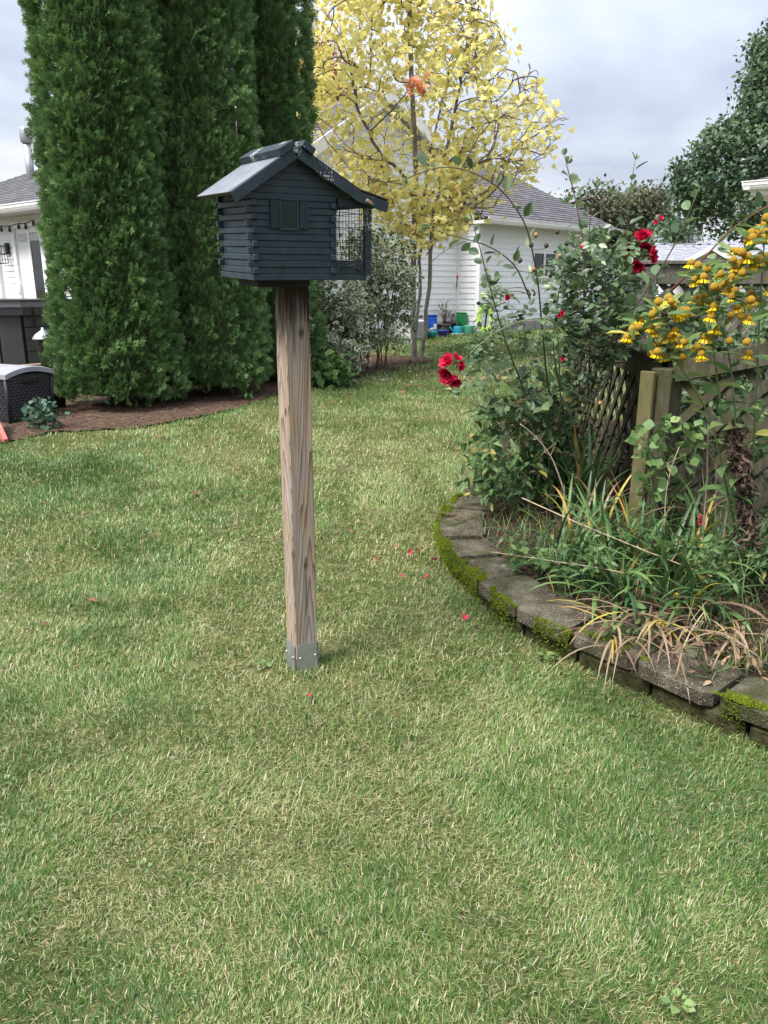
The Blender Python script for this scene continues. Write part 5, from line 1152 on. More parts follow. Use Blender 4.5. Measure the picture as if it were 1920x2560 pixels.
# ---- variegated dogwoods
m_varieg = leafmat('variegated_leaf', [(0,(.05,.09,.035)),(.5,(.09,.15,.06)),(1,(.15,.21,.10))], trans=.3, edge=.55, edgecol=(.62,.64,.50))
def shrub(name, label, base, cat, us, vs_, Y, nst, ntip, per, leaf, mm_, seed, stemm, yr=.4, group=None, spread=.05, rst=.006, hole=.42, edge=True, basew=.18, part='foliage', LV=LEAF_V, LFc=LEAF_F):
    g = np.random.default_rng(seed); t = thing(name, label, cat, base, group); bn, bp_ = [], []
    for i in range(nst):
        a = g.uniform(0,6.28); r = basew*math.sqrt(g.random()); p = base + np.array([math.cos(a)*r, math.sin(a)*r, -.03]); u = g.uniform(*us); v = g.uniform(vs_[0], vs_[0]+(vs_[1]-vs_[0])*.6)
        q = at(u, v, Y + g.uniform(-yr,yr)); k = 7; ps = [p + (q-p)*(w**1.25*np.array([1,1,0]) + w*np.array([0,0,1])) + g.normal(0,.012,3) for w in np.linspace(0,1,k)]
        for j, x in enumerate(ps): bp_.append(-1 if j == 0 else len(bn)-1); bn.append(x)
    tips = []
    while len(tips) < ntip:
        u, v = g.uniform(*us), vs_[0] + (vs_[1]-vs_[0])*g.random()**.9; p = at(u, v, Y + g.uniform(-yr,yr)); ex = ((u-(us[0]+us[1])/2)/((us[1]-us[0])/2))**2 + max(0,((vs_[0]+vs_[1])/2 - v)/((vs_[1]-vs_[0])/2))**4
        if ex > 1.05 or vnoise(p[0]+seed, p[2]+p[1]*.5, 4.0, 80+seed) < hole - .12*g.random(): continue
        tips.append(p)
    tips = np.array(tips); A, B_, ra, rb, td = colonize(bn, bp_, tips, r_tip=rst*.4, power=2.6, g=g)
    segs_mesh('stems', A, B_, ra, rb, stemm, t, 4)
    P, D, nh, S = leaf_set(tips, td, g, per, leaf, spread, .15); 
    v_, f_ = scatter(LV, LFc, basis(D, nh), P, S); at_ = {'rnd': np.repeat(np.clip(g.normal(.5,.25,len(P)),0,1), len(LV))}
    if edge: at_['edge'] = np.tile(LEAF_E, len(P))
    tag(mesh_np(part, v_, f_, mm_, t, at_), kind='stuff'); return t
WIDE_V = LEAF_V*np.array([1.5,1,1.2])
shrub('dogwood_shrub', 'variegated white-edged dogwood shrub beside the narrow arborvitae', gp(830,935), 'shrub', (775,905), (690,925), 10.6, 16, 250, 6, .085, m_varieg, 41, m_stem, .45, 'variegated dogwoods', LV=WIDE_V)
shrub('dogwood_shrub', 'taller variegated dogwood shrub leaning towards the maple trunks', gp(935,925), 'shrub', (850,1030), (560,860), 11.2, 24, 420, 6, .085, m_varieg, 42, m_stem, .55, 'variegated dogwoods', LV=WIDE_V, basew=.3)
shrub('leafy_seedling', 'bright green leafy seedling below the shorter dogwood', gp(838,962), 'plant', (800,870), (900,955), 9.7, 5, 45, 5, .12, m_leafg, 43, m_stem, .2, LV=WIDE_V, edge=False, basew=.05)
shrub('young_shrub', 'small bluish-green shrub in front of the storage box', gp(108,1064), 'plant', (84,132), (1016,1062), 7.2, 4, 34, 5, .055, leafmat('bluish_leaf',[(0,(.03,.075,.05)),(1,(.09,.17,.11))]), 44, m_stem, .1, LV=WIDE_V*[1.2,1,1], edge=False, basew=.03)
for (u, v, s_) in ((620,1003,1),(770,958,2)):
    t = thing('strap_weed', ['strap-leaved weed growing in the mulch under the arborvitae','pale strap-leaved weed at the mulch edge by the post'][s_-1], 'plant', gp(u,v)); p = gp(u,v); m = MB(); g = np.random.default_rng(s_)
    for i in range(7):
        a = g.uniform(0,6.28); L = g.uniform(.12,.24); d = np.array([math.cos(a),math.sin(a),0]); sd_ = np.array([-d[1],d[0],0])*.012; c = [p, p+d*L*.35+[0,0,L*.5], p+d*L*.75+[0,0,L*.5], p+d*L+[0,0,L*.3]]
        m.add([c[0]-sd_,c[0]+sd_,c[1]-sd_*1.3,c[1]+sd_*1.3,c[2]-sd_,c[2]+sd_,c[3]], [(0,1,3,2),(2,3,5,4),(4,5,6)], .6)
    m.build('leaves', m_leafg, t, attr=True)

# ---- background trees
def far_tree(name, label, base, tipsfn, ntip, per, leaf, mm_, seed, trunk_h, rst=.012, hole=.40, nsc=.8, spread=.16):
    g = np.random.default_rng(seed); t = thing(name, label, 'tree', base, 'trees beyond the gardens'); bn, bp_ = [], []
    for i in range(14): bp_.append(i-1); bn.append(base + np.array([.05*math.sin(i*.9), .04*math.cos(i), trunk_h*i/13]))
    tips = []
    while len(tips) < ntip:
        p = tipsfn(g)
        if vnoise(p[0]+p[1]*.5+seed, p[2]*1.4+p[1]*.3, nsc, 90+seed)*.7 + .3*vnoise(p[0]+p[1], p[2]*1.7, nsc*2.6, 91+seed) < hole: continue
        tips.append(p)
    tips = np.array(tips); A, B_, ra, rb, td = colonize(bn, bp_, tips, r_tip=rst, power=2.5, g=g, sub=2)
    segs_mesh('trunk', A, B_, ra, rb, m_barkd, t, 4); P, D, nh, S = leaf_set(tips, td, g, per, leaf, spread, .35); v_, f_ = scatter(LV5, LF5, basis(D, nh), P, S)
    tone = np.clip(.5 + .8*(vnoise(P[:,0]+P[:,1]*.4, P[:,2]*1.3, 1.3, 95)-.5) + g.normal(0,.16,len(P)), 0, 1)
    tag(mesh_np('crown', v_, f_, mm_, t, {'rnd': np.repeat(tone, len(LV5))}), kind='stuff'); return t
LV5 = np.array([(0,0,0),(-.30,.45,.05),(.30,.45,.05),(0,1,-.08)]); LF5 = np.array([(0,2,1),(1,2,3)])
m_far = leafmat('dark_green_leaf', [(0,(.022,.05,.024)),(.5,(.048,.092,.040)),(1,(.11,.17,.08))], trans=.25); m_faro = leafmat('olive_leaf', [(0,(.03,.04,.02)),(.5,(.058,.075,.034)),(1,(.115,.115,.065))], trans=.25); m_crim = leafmat('crimson_leaf', [(0,(.10,.012,.02)),(.5,(.22,.025,.045)),(1,(.34,.05,.07))], trans=.35)
def big(g):
    while True:
        v = g.uniform(60, 585); left = np.interp(v, [60,120,200,290,330,400,430,520,585], [1960,1890,1860,1845,1755,1735,1680,1700,1790]); u = g.uniform(left, 2160); k = (u-left)/(2160-left)
        return at(u, v, 24 + g.uniform(-1,1)*(1.0+2.6*min(1,k*2.2)))
far_tree('broadleaf_tree', 'large dark green broadleaf tree rising behind the neighbour eave', np.array([12.6,24.5,.6]), big, 1900, 18, .155, m_far, 1, 7.5, rst=.009, hole=.36, nsc=.75)
far_tree('broadleaf_tree', 'olive brown tree behind the climbing rose and hip-roofed wing', np.array([12.0,40,.6]), lambda g: at(g.normal(1510,42), g.uniform(470,640), 40+g.uniform(-2,2)), 460, 15, .20, m_faro, 2, 5.2, hole=.36, nsc=.6, spread=.28)
far_tree('broadleaf_tree', 'olive green tree beside the far grey roof', np.array([14.6,38,.6]), lambda g: at(g.normal(1620,34), g.uniform(490,650), 38+g.uniform(-2,2)), 460, 15, .20, m_faro, 3, 5.0, hole=.34, nsc=.6, spread=.28)
far_tree('broadleaf_tree', 'low green tree showing between the olive tree and the large dark tree', np.array([15.2,34,.6]), lambda g: at(g.normal(1685,26), g.uniform(560,650), 34+g.uniform(-1.5,1.5)), 300, 8, .24, m_far, 4, 3.6, hole=.33, spread=.22)
far_tree('crimson_tree', 'crimson-leaved tree rising behind the white gable', np.array([-3.0,31,.6]), lambda g: at(g.normal(770,52), g.normal(215,55), 31+g.uniform(-1.5,1.5)), 420, 10, .22, m_crim, 5, 8.0, hole=.38, spread=.2)
far_tree('broadleaf_tree', 'pale green treetop just above the hip roof edge', np.array([8.4,32,.6]), lambda g: at(g.normal(1400,16), g.uniform(505,560), 32+g.uniform(-.8,.8)), 90, 7, .2, m_leafg, 6, 4.6, hole=.3, spread=.15)
# ------------------------------------------------------------------ flower bed plants
m_cane = mat('rose_cane', (.085,.09,.045), (.055,.035,.028), rough=.6, scale=12); m_caneg = mat('green_cane', (.17,.22,.06), (.11,.15,.05), rough=.55)
m_caner = mat('red_cane', (.20,.065,.05), (.12,.06,.04), rough=.6)
ROSE_STOPS = [(0,(.036,.070,.032)),(.45,(.078,.135,.058)),(.8,(.14,.205,.10)),(1,(.20,.25,.08))]
m_rleaf = leafmat('rose_leaf', ROSE_STOPS, trans=.3, rough=.38, spec=.5)
m_rose = leafmat('rose_petal', [(0,(.22,.004,.02)),(.5,(.42,.008,.045)),(1,(.66,.03,.10))], trans=.25, rough=.55, spec=.2)
m_hip = mat('rose_hip', (.35,.17,.06), (.16,.08,.04), rough=.5, scale=40); m_hipd = mat('dry_hip', (.05,.035,.03), rough=.8)
RL_V = np.array([(0,0,0),(-.24,.22,.05),(-.33,.50,.06),(-.22,.78,.02),(0,.35,-.02),(0,.68,-.05),(.24,.22,.05),(.33,.50,.06),(.22,.78,.02),(0,1,-.10)])
RL_F = np.array([(0,4,1),(1,4,2),(4,5,2),(2,5,3),(3,5,9),(0,6,4),(6,7,4),(4,7,5),(7,8,5),(8,9,5)])
RLM = leaf_variants('leaf', RL_V, RL_F, m_rleaf, [.08,.3,.5,.68,.85])
gr_ = np.random.default_rng(77)
RB = np.array([1.02, 4.55, .12]); rose = thing('rose_bush', 'tall climbing rose bush with crimson blooms spilling over the lattice fence', 'rose bush', RB)
def path3(pts, step=.05):
    P = np.array([at(*q) for q in pts]); d = np.r_[0,np.cumsum(np.linalg.norm(np.diff(P,axis=0),axis=1))]; t = np.linspace(0,d[-1],max(6,int(d[-1]/step)+1))
    Q = np.stack([np.interp(t,d,P[:,i]) for i in range(3)],1); k = np.array([1,2,3,2,1])/9.0; Qp = np.pad(Q,((2,2),(0,0)),mode='reflect',reflect_type='odd')
    return np.stack([np.convolve(Qp[:,i],k,'valid') for i in range(3)],1)
base_px = lambda: (1385+gr_.uniform(-40,60), 1150+gr_.uniform(-20,20), 4.5+gr_.uniform(-.1,.15))
CANES = [([(1395,1150,4.5),(1320,1000,4.2),(1265,860,3.95),(1225,720,3.8),(1195,600,3.75),(1180,555,3.75)], .0055, m_cane, .75),
 ([(1400,1140,4.5),(1365,930,4.2),(1345,700,4.0),(1318,560,3.9),(1255,470,3.85),(1170,422,3.8),(1095,412,3.8),(1020,445,3.85)], .0060, m_cane, .55),
 ([(1330,760,4.1),(1290,660,3.9),(1220,610,3.8),(1130,590,3.8),(1075,570,3.8)], .0045, m_cane, .7),
 ([(1440,1100,4.4),(1455,860,4.2),(1464,640,4.1),(1440,500,4.05),(1418,420,4.0),(1411,388,4.0)], .0048, m_caner, .95),
 ([(1470,1000,4.4),(1480,760,4.3),(1470,600,4.25),(1478,520,4.2),(1490,468,4.2)], .0042, m_cane, .95),
 ([(1520,1000,4.4),(1560,720,4.3),(1570,535,4.2),(1580,440,4.2),(1588,400,4.2)], .0040, m_cane, .8),
 ([(1500,900,4.1),(1582,779,3.9),(1640,690,3.8),(1690,610,3.75),(1728,520,3.7),(1748,470,3.7)], .0048, m_cane, .9),
 ([(1640,760,3.9),(1756,652,3.7),(1800,600,3.6),(1845,558,3.5),(1925,512,3.4)], .0050, m_caner, .7),
 ([(1400,960,4.1),(1395,830,3.9),(1380,795,3.75),(1330,795,3.65),(1281,806,3.6),(1225,838,3.55),(1187,868,3.55),(1155,905,3.55)], .0042, m_caneg, .35),
 ([(1400,1080,4.3),(1350,990,4.0),(1270,1010,3.9),(1200,1030,3.85),(1150,985,3.85)], .0035, m_cane, .8),
 ([(1420,1100,4.4),(1380,860,4.3),(1400,700,4.3),(1460,600,4.35)], .0055, m_cane, .6),
 ([(1450,1100,4.4),(1500,900,4.4),(1540,760,4.4),(1590,700,4.4)], .0055, m_cane, .6)]
bn, bp_ = [], []; n_leaf = 0
CM, CMG, CMR = MB(), MB(), MB(); CLP = []
for pts, r, mm_, dl in CANES:
    Q = path3(pts); k = len(Q); (CM if mm_ is m_cane else CMG if mm_ is m_caneg else CMR).tube(Q, np.linspace(r, r*.45, k), 6)
    for i in range(k): bp_.append(-1 if i == 0 else len(bn)-1); bn.append(Q[i])
    L = np.linalg.norm(np.diff(Q,axis=0),axis=1).sum(); cnt = int(L*24*dl)
    for c in range(cnt):
        w = gr_.uniform(.25,1.0); i = min(k-2, int(w*(k-1))); d = nrm(Q[i+1]-Q[i]); o = nrm(np.cross(d, gr_.normal(0,1,3))); ld = nrm(o + d*.5 + [0,0,.15]); CLP.append((Q[i], ld, gr_.uniform(.042,.082), .014))
    for q in range(3): CLP.append((Q[-1], nrm(nrm(Q[-1]-Q[-2])+gr_.normal(0,.6,3)), gr_.uniform(.03,.055), .0))
for mbb, mm_ in ((CM,m_cane),(CMG,m_caneg),(CMR,m_caner)): mbb.build('canes', mm_, rose, smooth=True)
CLP = CLP[:290]
for p, d, s_, off in CLP: put('leaf', RLM[gr_.integers(5)], rose, p + d*off, basis(d, gr_.normal(0,.5,3)+[0,-.3,1]), float(s_))
# dense middle of the bush
tips = []
while len(tips) < 760:
    u = gr_.uniform(1170, 1640); v = gr_.uniform(545, 1160); lo_ = np.interp(u, [1170,1230,1300,1400,1480,1560,1640], [900,720,720,640,570,600,660]); hi_ = np.interp(u, [1170,1230,1300,1400,1480,1560,1640], [960,1060,1130,1130,1000,880,800])
    if not (lo_ < v < hi_): continue
    p = at(u, v, np.interp(v,[550,850,950],[4.25,4.25,4.55]) + gr_.uniform(-.3,.3))
    if v > 900 and gr_.random() < .5: continue
    dens = vnoise(p[0]*1.0+2, p[2]+p[1]*.5, 5.0, 120)*.6 + .4*vnoise(p[0], p[2]+p[1], 12, 121)
    if dens < np.interp(u,[1170,1350,1450,1640],[.63,.51,.39,.42]) : continue
    tips.append(p)
tips = np.array(tips); A, B_, ra, rb, td = colonize(bn, bp_, tips, r_tip=.0010, power=2.7, g=gr_)
keep = ra < .006; segs_mesh('twigs', A[keep], B_[keep], ra[keep], rb[keep], m_cane, rose, 4)
k = len(tips)
axis_ = nrm(td + gr_.normal(0,.5,(k,3)) + [0,-.2,.1]); Pl, Dl = [], []
sidev = nrm(np.cross(axis_, gr_.normal(0,.3,(k,3))+[0,0,1.0]))
for (w, sgn) in ((0,1),(0,-1),(.55,1),(.55,-1),(1.0,0)):
    Pl.append(tips + axis_*w*.05); Dl.append(nrm(axis_*(.45 if sgn else 1) + sidev*sgn + gr_.normal(0,.12,(k,3))))
Pl, Dl = np.concatenate(Pl), np.concatenate(Dl); nh = np.tile(gr_.normal(0,.45,(k,3))+[0,-.25,.9], (5,1)); S = gr_.uniform(.028,.05,len(Pl))
v_, f_ = scatter(RL_V, RL_F, basis(Dl, nh), Pl, S); tone = np.clip(np.tile(gr_.normal(.5,.2,k),5)+gr_.normal(0,.1,len(Pl)),0,1)
tag(mesh_np('foliage', v_, f_, m_rleaf, rose, {'rnd': np.repeat(tone, len(RL_V))}), kind='stuff')
def petal_mesh():
    V, F = [], []; nu, nv = 5, 4
    for j in range(nv):
        for i in range(nu):
            x = (i/(nu-1)-.5)*2; y = j/(nv-1); w = .62*math.sin(min(1,.25+y*.95)*math.pi*.62); V.append((x*w*.75, y*.9, .30*x*x*w + .28*y*y - .10*(y>.95)*(1-abs(x))))
    for j in range(nv-1):
        for i in range(nu-1): a = j*nu+i; F += [(a,a+1,a+nu+1),(a,a+nu+1,a+nu)]
    return np.array(V), np.array(F)
PV, PF = petal_mesh()
def rose_flower(c, axis, size, tone, seed, npet=20, parent=rose, loose=1.0):
    g = np.random.default_rng(seed); axis = nrm(np.asarray(axis,float)); x = nrm(np.cross(axis,[.3,.2,1.0])); y = np.cross(axis,x); D, NN, P, S, RV = [], [], [], [], []
    for i in range(npet):
        k = i/npet; a = i*2.4 + g.normal(0,.2); op = (.25 + 1.15*k*loose) + g.normal(0,.12); rad = math.cos(a)*x + math.sin(a)*y
        D.append(axis*math.cos(op) + rad*math.sin(op)); NN.append(axis*math.sin(op) - rad*math.cos(op)); P.append(c + rad*size*.05); S.append(size*(.38+.30*k)*g.uniform(.85,1.15)); RV.append(np.clip(tone+g.normal(0,.15)+.25*k,0,1))
    v_, f_ = scatter(PV, PF, basis(np.array(D), np.array(NN)), np.array(P), np.array(S)); o = mesh_np('rose', v_, f_, m_rose, parent, {'rnd': np.repeat(RV, len(PV))}, smooth=True); return o
for (u,v,Y,ax,sz,tn,sd_) in [(1122,906,3.52,(-.5,-.6,.5),.070,.75,1),(1121,934,3.50,(-.5,-.8,-.3),.074,.45,2),(1136,946,3.52,(.1,-.8,-.7),.066,.55,3),(1147,916,3.53,(.6,-.5,.3),.045,.35,4),(1141,899,3.55,(.3,-.4,.7),.045,.6,5),
     (1608,596,4.0,(-.2,-.6,.7),.072,.30,6),(1624,640,4.0,(.7,-.7,.1),.074,.35,7),(1596,662,4.0,(-.3,-.8,-.4),.062,.35,8),(1580,625,4.02,(-.9,-.5,.1),.058,.10,9),(1610,625,4.05,(0,-1,0),.070,.05,10),
     (1650,548,4.05,(.4,-.6,.5),.048,.95,11),(1641,556,4.05,(-.5,-.7,.2),.035,.9,12),(1270,744,3.8,(-.4,-.8,.2),.042,.65,13),(1405,785,3.9,(0,-.8,.3),.038,.6,14),(1407,898,3.9,(-.3,-.7,.4),.034,.7,15),(1398,790,3.9,(-.4,-.8,.0),.030,.5,16)]:
    rose_flower(at(u,v,Y), ax, sz*(.95 if sd_ < 11 else .62), tn, sd_)
m = MB(); q = at(1610,640,4.03); m.tube(path3([(1560,720,4.2),(1585,670,4.1),(1610,640,4.06),(1640,570,4.07)]), .003, 5); m.build('canes', m_caneg, rose)
for (u,v,Y,dark) in [(1458,617,4.08,0),(1340,588,3.88,0),(1393,580,4.0,1),(1328,613,3.9,1),(1366,614,3.9,1),(1416,609,4.0,1),(1400,640,4.0,0),(1334,674,3.9,0),(1500,1008,4.0,0),(1300,651,3.85,1),(1350,975,3.8,1)]:
    m = MB(); p = at(u,v,Y); s_ = .012 if u != 1458 else .018; m.lathe(p, [(.002,-s_),(s_*.8,-s_*.6),(s_,0),(s_*.7,s_*.8),(.003,s_*1.05)], 8); m.build('rose_hip', m_hipd if dark else (m_red if u == 1458 else m_hip), rose, smooth=True)
    j = int(np.argmin(np.linalg.norm(np.array(bn)-p,axis=1))); m = MB(); m.tube([bn[j], (bn[j]+p)/2+[0,0,-.01], p-[0,0,s_]], .0014, 4); m.build('hip_stalk', m_cane, rose)

# ---- sneezeweed with round yellow heads
m_disc = mat('ochre_disc', (.46,.30,.018), (.33,.17,.012), rough=.9, scale=160, bump=.7, bscale=700); m_discd = mat('dark_seed_head', (.035,.02,.018), (.018,.012,.01), rough=.95, scale=200, bump=.8, bscale=700)
m_ray = leafmat('yellow_ray', [(0,(.80,.48,.005)),(1,(.88,.62,.01))], trans=.35); m_hstem = mat('green_stem', (.10,.16,.05), (.07,.11,.04), rough=.6)
m_hleaf = leafmat('lance_leaf', [(0,(.06,.12,.045)),(.5,(.13,.22,.075)),(.85,(.24,.33,.11)),(1,(.45,.42,.09))], trans=.35, rough=.45)
HB = np.array([*at(1850,1330,3.02)[:2], .12]); hel = thing('sneezeweed', 'tall sneezeweed with round ochre heads and drooping yellow rays before the fence', 'flower', HB)
HZ = [(230,1275),(120,1345),(175,1370),(310,1370),(335,1425),(345,1285),(375,1175),(330,1225),(415,1115),(480,1130),(520,1035),(545,1075),(600,1095),(575,1145),(690,1170),(625,1235),(590,1410),(515,1470),(630,1485),(450,1510),(695,1540),(610,1610),(755,1620),(850,1600),(895,1700),(385,1570),(345,1690),(385,1665),(470,1705),(305,1680),(35,1485),(775,630),(855,660),(955,705),(870,740),(810,760),(825,825),(915,795),(1110,775),(1230,795),(1265,770),(1150,870),(1205,860),(1030,920),(1090,915),(1195,950),(1280,950),(920,1015),(880,1090),(965,1070),(1060,1105),(1035,1145),(1005,1245),(1055,1385),(980,1495),(1215,1530),(1435,1095),(1460,1060),(1460,1005),(1545,1035),(1440,1255),(1350,1250),(1300,1145),(1415,1545),(1430,1700),(1260,595),(1305,500),(1355,510),(1305,640),(1370,625),(1360,730),(1290,660),(1500,585),(1560,595),(1530,650),(1575,540),(1630,610),(1550,235),(1605,235),(1470,285),(1480,340),(1420,370),(1530,350),(1645,270),(1640,110),(1690,160),(1720,330),(1700,520),(1720,760),(1690,930)]
HD = [(120,1400),(85,1445),(495,1285),(465,1220),(515,1640),(1085,1040),(825,1195),(850,1270),(1100,1625),(1165,1635),(1445,595),(1375,375)]
RAYS = {(310,1370),(335,1425),(520,1035),(575,1145),(690,1170),(625,1235),(590,1410),(450,1510),(695,1540),(850,1600),(895,1700),(385,1665),(470,1705),(775,630),(825,825),(915,795),(1110,775),(1265,770),(1280,950),(965,1070),(1035,1145),(1005,1245),(1055,1385),(1435,1095),(1440,1255),(1300,1145),(1305,640),(1360,730),(1530,650),(1605,235),(1480,340),(1645,270),(35,1485),(1195,950),(480,1130),(1560,595),(1690,930),(230,1275)}
gh = np.random.default_rng(9)
HZ = HZ + [(x_+float(gh.normal(0,48)), y_+float(gh.normal(0,40))) for (x_,y_) in HZ[::2]]
ball = MB(); ball.lathe((0,0,0), [(.15,-.92),(.62,-.78),(.94,-.35),(1,.05),(.86,.5),(.55,.82),(.2,.97),(.02,1.0)], 14); 
def ballmesh(mm_):
    me = bpy.data.meshes.new('flower_head'); me.from_pydata(np.concatenate(ball.v).tolist(), [], ball.f); me.update(); me.polygons.foreach_set('use_smooth', [True]*len(me.polygons)); me.materials.append(mm_); return me
BM, BMD = ballmesh(m_disc), ballmesh(m_discd)
ray_v, ray_f = [], []
for i in range(9):
    a = i/9*2*math.pi; n0 = len(ray_v); r_ = lambda rr, aa, z: (rr*math.cos(aa), rr*math.sin(aa), z)
    ray_v += [r_(.75,a,-.55), r_(1.35,a-.26,-.95), r_(1.35,a+.26,-.95), r_(1.95,a-.24,-1.75), r_(2.02,a,-1.65), r_(1.95,a+.24,-1.75)]
    ray_f += [(n0,n0+1,n0+2),(n0+1,n0+3,n0+4),(n0+1,n0+4,n0+2),(n0+2,n0+4,n0+5)]
RAYM = leaf_variants('rays', np.array(ray_v)*[.86,.86,.80], ray_f, m_ray, [.2,.5,.9]); ray6 = leaf_variants('rays', np.array(ray_v)*[.86,.86,.80], ray_f[:20], m_ray, [.3,.8])
heads = []
for (x_, y_) in HZ + HD:
    u, v = 1560+x_/4.608, 520+y_/4.608; Y = 2.95 + .35*(1920-u)/370*0 + gh.uniform(-.16,.16); p = at(u, v, Y); dark = (x_,y_) in HD; s_ = (.0105 if dark else .0142)*gh.uniform(.88,1.1)
    o = link('flower_head', BMD if dark else BM, hel); o.location = (p - wloc(hel)).tolist(); o.scale = (s_,s_,s_)
    if (x_,y_) in RAYS or (not dark and (x_,y_) in HZ[86:] and gh.random() < .6):
        r = link('rays', (RAYM[gh.integers(3)] if gh.random() < .5 else ray6[gh.integers(2)]), o); r.rotation_euler = (gh.uniform(-.25,.25), gh.uniform(-.25,.25), gh.uniform(0,6.28))
    heads.append(p)
heads = np.array(heads)
ST = [[(1850,1330,3.02),(1845,1150,3.0),(1835,990,2.98),(1825,900,2.97),(1810,820,2.96)],[(1870,1330,3.05),(1885,1100,3.0),(1895,900,2.95),(1900,760,2.95),(1910,620,2.95)],[(1840,1330,3.05),(1780,1050,3.0),(1730,960,2.97),(1690,900,2.96),(1650,870,2.96)],[(1845,1330,3.0),(1800,1000,3.0),(1780,850,2.98),(1775,760,2.98),(1780,700,2.98)]]
bn, bp_ = [], []; stb = MB()
for st in ST:
    Q = path3(st, .03); stb.tube(Q, np.linspace(.0045,.0028,len(Q)), 6)
    for i in range(len(Q)): bp_.append(-1 if i == 0 else len(bn)-1); bn.append(Q[i])
stb.build('main_stems', m_hstem, hel, smooth=True)
A, B_, ra, rb, td = colonize(bn, bp_, heads-[0,0,.009], r_tip=.0011, power=3.0, g=gh, sub=4); kk = np.arange(len(A)) >= len(bn)-len(ST); segs_mesh('flower_stalks', A[kk], B_[kk], np.minimum(ra[kk],.003), np.minimum(rb[kk],.003), m_hstem, hel, 5)['kind'] = 'stuff'
LAN_V = np.array([(0,0,0),(-.10,.2,.02),(-.14,.45,.03),(-.09,.75,0),(0,.45,-.02),(.10,.2,.02),(.14,.45,.03),(.09,.75,0),(0,1,-.14)]); LAN_F = np.array([(0,4,1),(1,4,2),(2,4,3),(3,4,8),(0,5,4),(5,6,4),(6,7,4),(7,8,4)])
LNM = leaf_variants('leaf', LAN_V, LAN_F, m_hleaf, [.15,.4,.6,.8]); LNY = leaf_variants('leaf', LAN_V, LAN_F, m_hleaf, [1.0])
N0 = np.concatenate([np.array(bn), (A[kk]+B_[kk])/2]); cnt = 0
for i in gh.permutation(len(N0)):
    p = N0[i]
    if p[2] < .62 or cnt > 285: continue
    d = nrm(np.append(gh.normal(0,1,2), gh.uniform(-.1,.7))); low = p[2] < 1.15; put('leaf', LNM[gh.integers(4)] if gh.random() < .96 else LNY[0], hel, p, basis(d, gh.normal(0,.4,3)+[0,0,1]), float(gh.uniform(.10,.16) if low else gh.uniform(.06,.11))); cnt += 1
# withered brown lower leaves
n = 330; w = gh.random(n); p = np.array([at(np.interp(q,[0,1],[1835,1885])+gh.normal(0,10), np.interp(q,[0,1],[1050,1360]), 2.98+gh.normal(0,.02)) for q in w]); v_, f_ = scatter(LAN_V*[1.0,1,4], LAN_F, basis(gh.normal(0,.6,(n,3))+[0,0,-1], gh.normal(0,1,(n,3))), p, gh.uniform(.025,.06,n))
m_wither = leafmat('withered_leaf', [(0,(.03,.02,.016)),(.6,(.075,.05,.038)),(1,(.14,.095,.07))], trans=.1, rough=.9)
tag(mesh_np('withered_leaves', v_, f_, m_wither, hel, {'rnd': np.repeat(gh.random(n), len(LAN_V))}), 'withered brown lower leaves', kind='stuff')

# ---- strap-leaved clumps
m_strap = leafmat('strap_leaf', [(0,(.030,.075,.030)),(.4,(.065,.14,.045)),(.7,(.14,.23,.07)),(.80,(.42,.36,.06)),(.88,(.40,.22,.06)),(.95,(.20,.13,.08)),(1,(.34,.26,.18))], trans=.3, rough=.42, spec=.45)
def strap_leaf(p, ang, L, lean, curl, w, rnd, parent, g, seg=9):
    d = np.array([math.cos(ang), math.sin(ang), 0]); s_ = np.array([-d[1], d[0], 0]); V, F = [], []; q = np.array(p, float); th = lean
    tw = g.normal(0,.3)
    for i in range(seg+1):
        k = i/seg; ww = w*(.55+.45*min(1,k*3))*(1-max(0,(k-.55)/.45)**1.6)*.5 + .0004; f = np.array([d[0]*math.sin(th), d[1]*math.sin(th), math.cos(th)]); nn = np.cross(s_, f); ss = s_*math.cos(tw*k)+nn*math.sin(tw*k)
        V += [q - ss*ww, q + nn*ww*-.35, q + ss*ww]; q = q + f*L/seg; th += curl/seg*(.5+k); 
    zmin = p[2]+.004
    for i in range(seg):
        a = i*3; F += [(a,a+1,a+4,a+3),(a+1,a+2,a+5,a+4)]
    m = MB(); m.add(V, F, rnd); return m.build('leaf', m_strap, parent, smooth=True, attr=True)
def clump(u, v, label, seed, n, L, w, cat='plant', dryf=.12, spread=.05, lean=(.05,.6), curl=(.4,2.2), name='daylily', base_z=None, az=None):
    g = np.random.default_rng(seed); p = atz(u, v, base_z or .12); t = thing(name, label, cat, p, 'strap-leaved clumps in the bed')
    for i in range(int(n*1.5)):
        a = g.uniform(0,6.28) if az is None else g.normal(az[0], az[1]); q = p + np.array([g.normal(0,spread), g.normal(0,spread), 0]); rv = g.uniform(.05,.70) if g.random() > dryf else (g.uniform(.78,.90) if g.random() < (.5 if dryf < .5 else .12) else g.uniform(.94,1.0))
        strap_leaf(q, a, g.uniform(.6,1.15)*L*1.4, g.uniform(*lean), g.uniform(*curl), w*1.35*g.uniform(.7,1.2), rv, t, g)
    return t
clump(1450,1310,'tall upright iris-like clump before the left lattice panel', 1, 26, .46, .019, spread=.07, lean=(.0,.35), curl=(.1,1.5), name='daylily')
clump(1235,1262,'small pale daylily clump at the wall end near the lawn', 2, 30, .26, .010, spread=.07, dryf=.2)
clump(1330,1290,'daylily clump with yellowing leaves arching over the mossy blocks', 3, 24, .36, .013, dryf=.3, spread=.05, lean=(.3,.9))
clump(1560,1440,'daylily clump arching across the bed below the fence post', 4, 34, .36, .012, dryf=.12, spread=.09)
clump(1700,1480,'daylily clump drooping over the wall below the sneezeweed', 5, 30, .34, .014, dryf=.1, spread=.07)
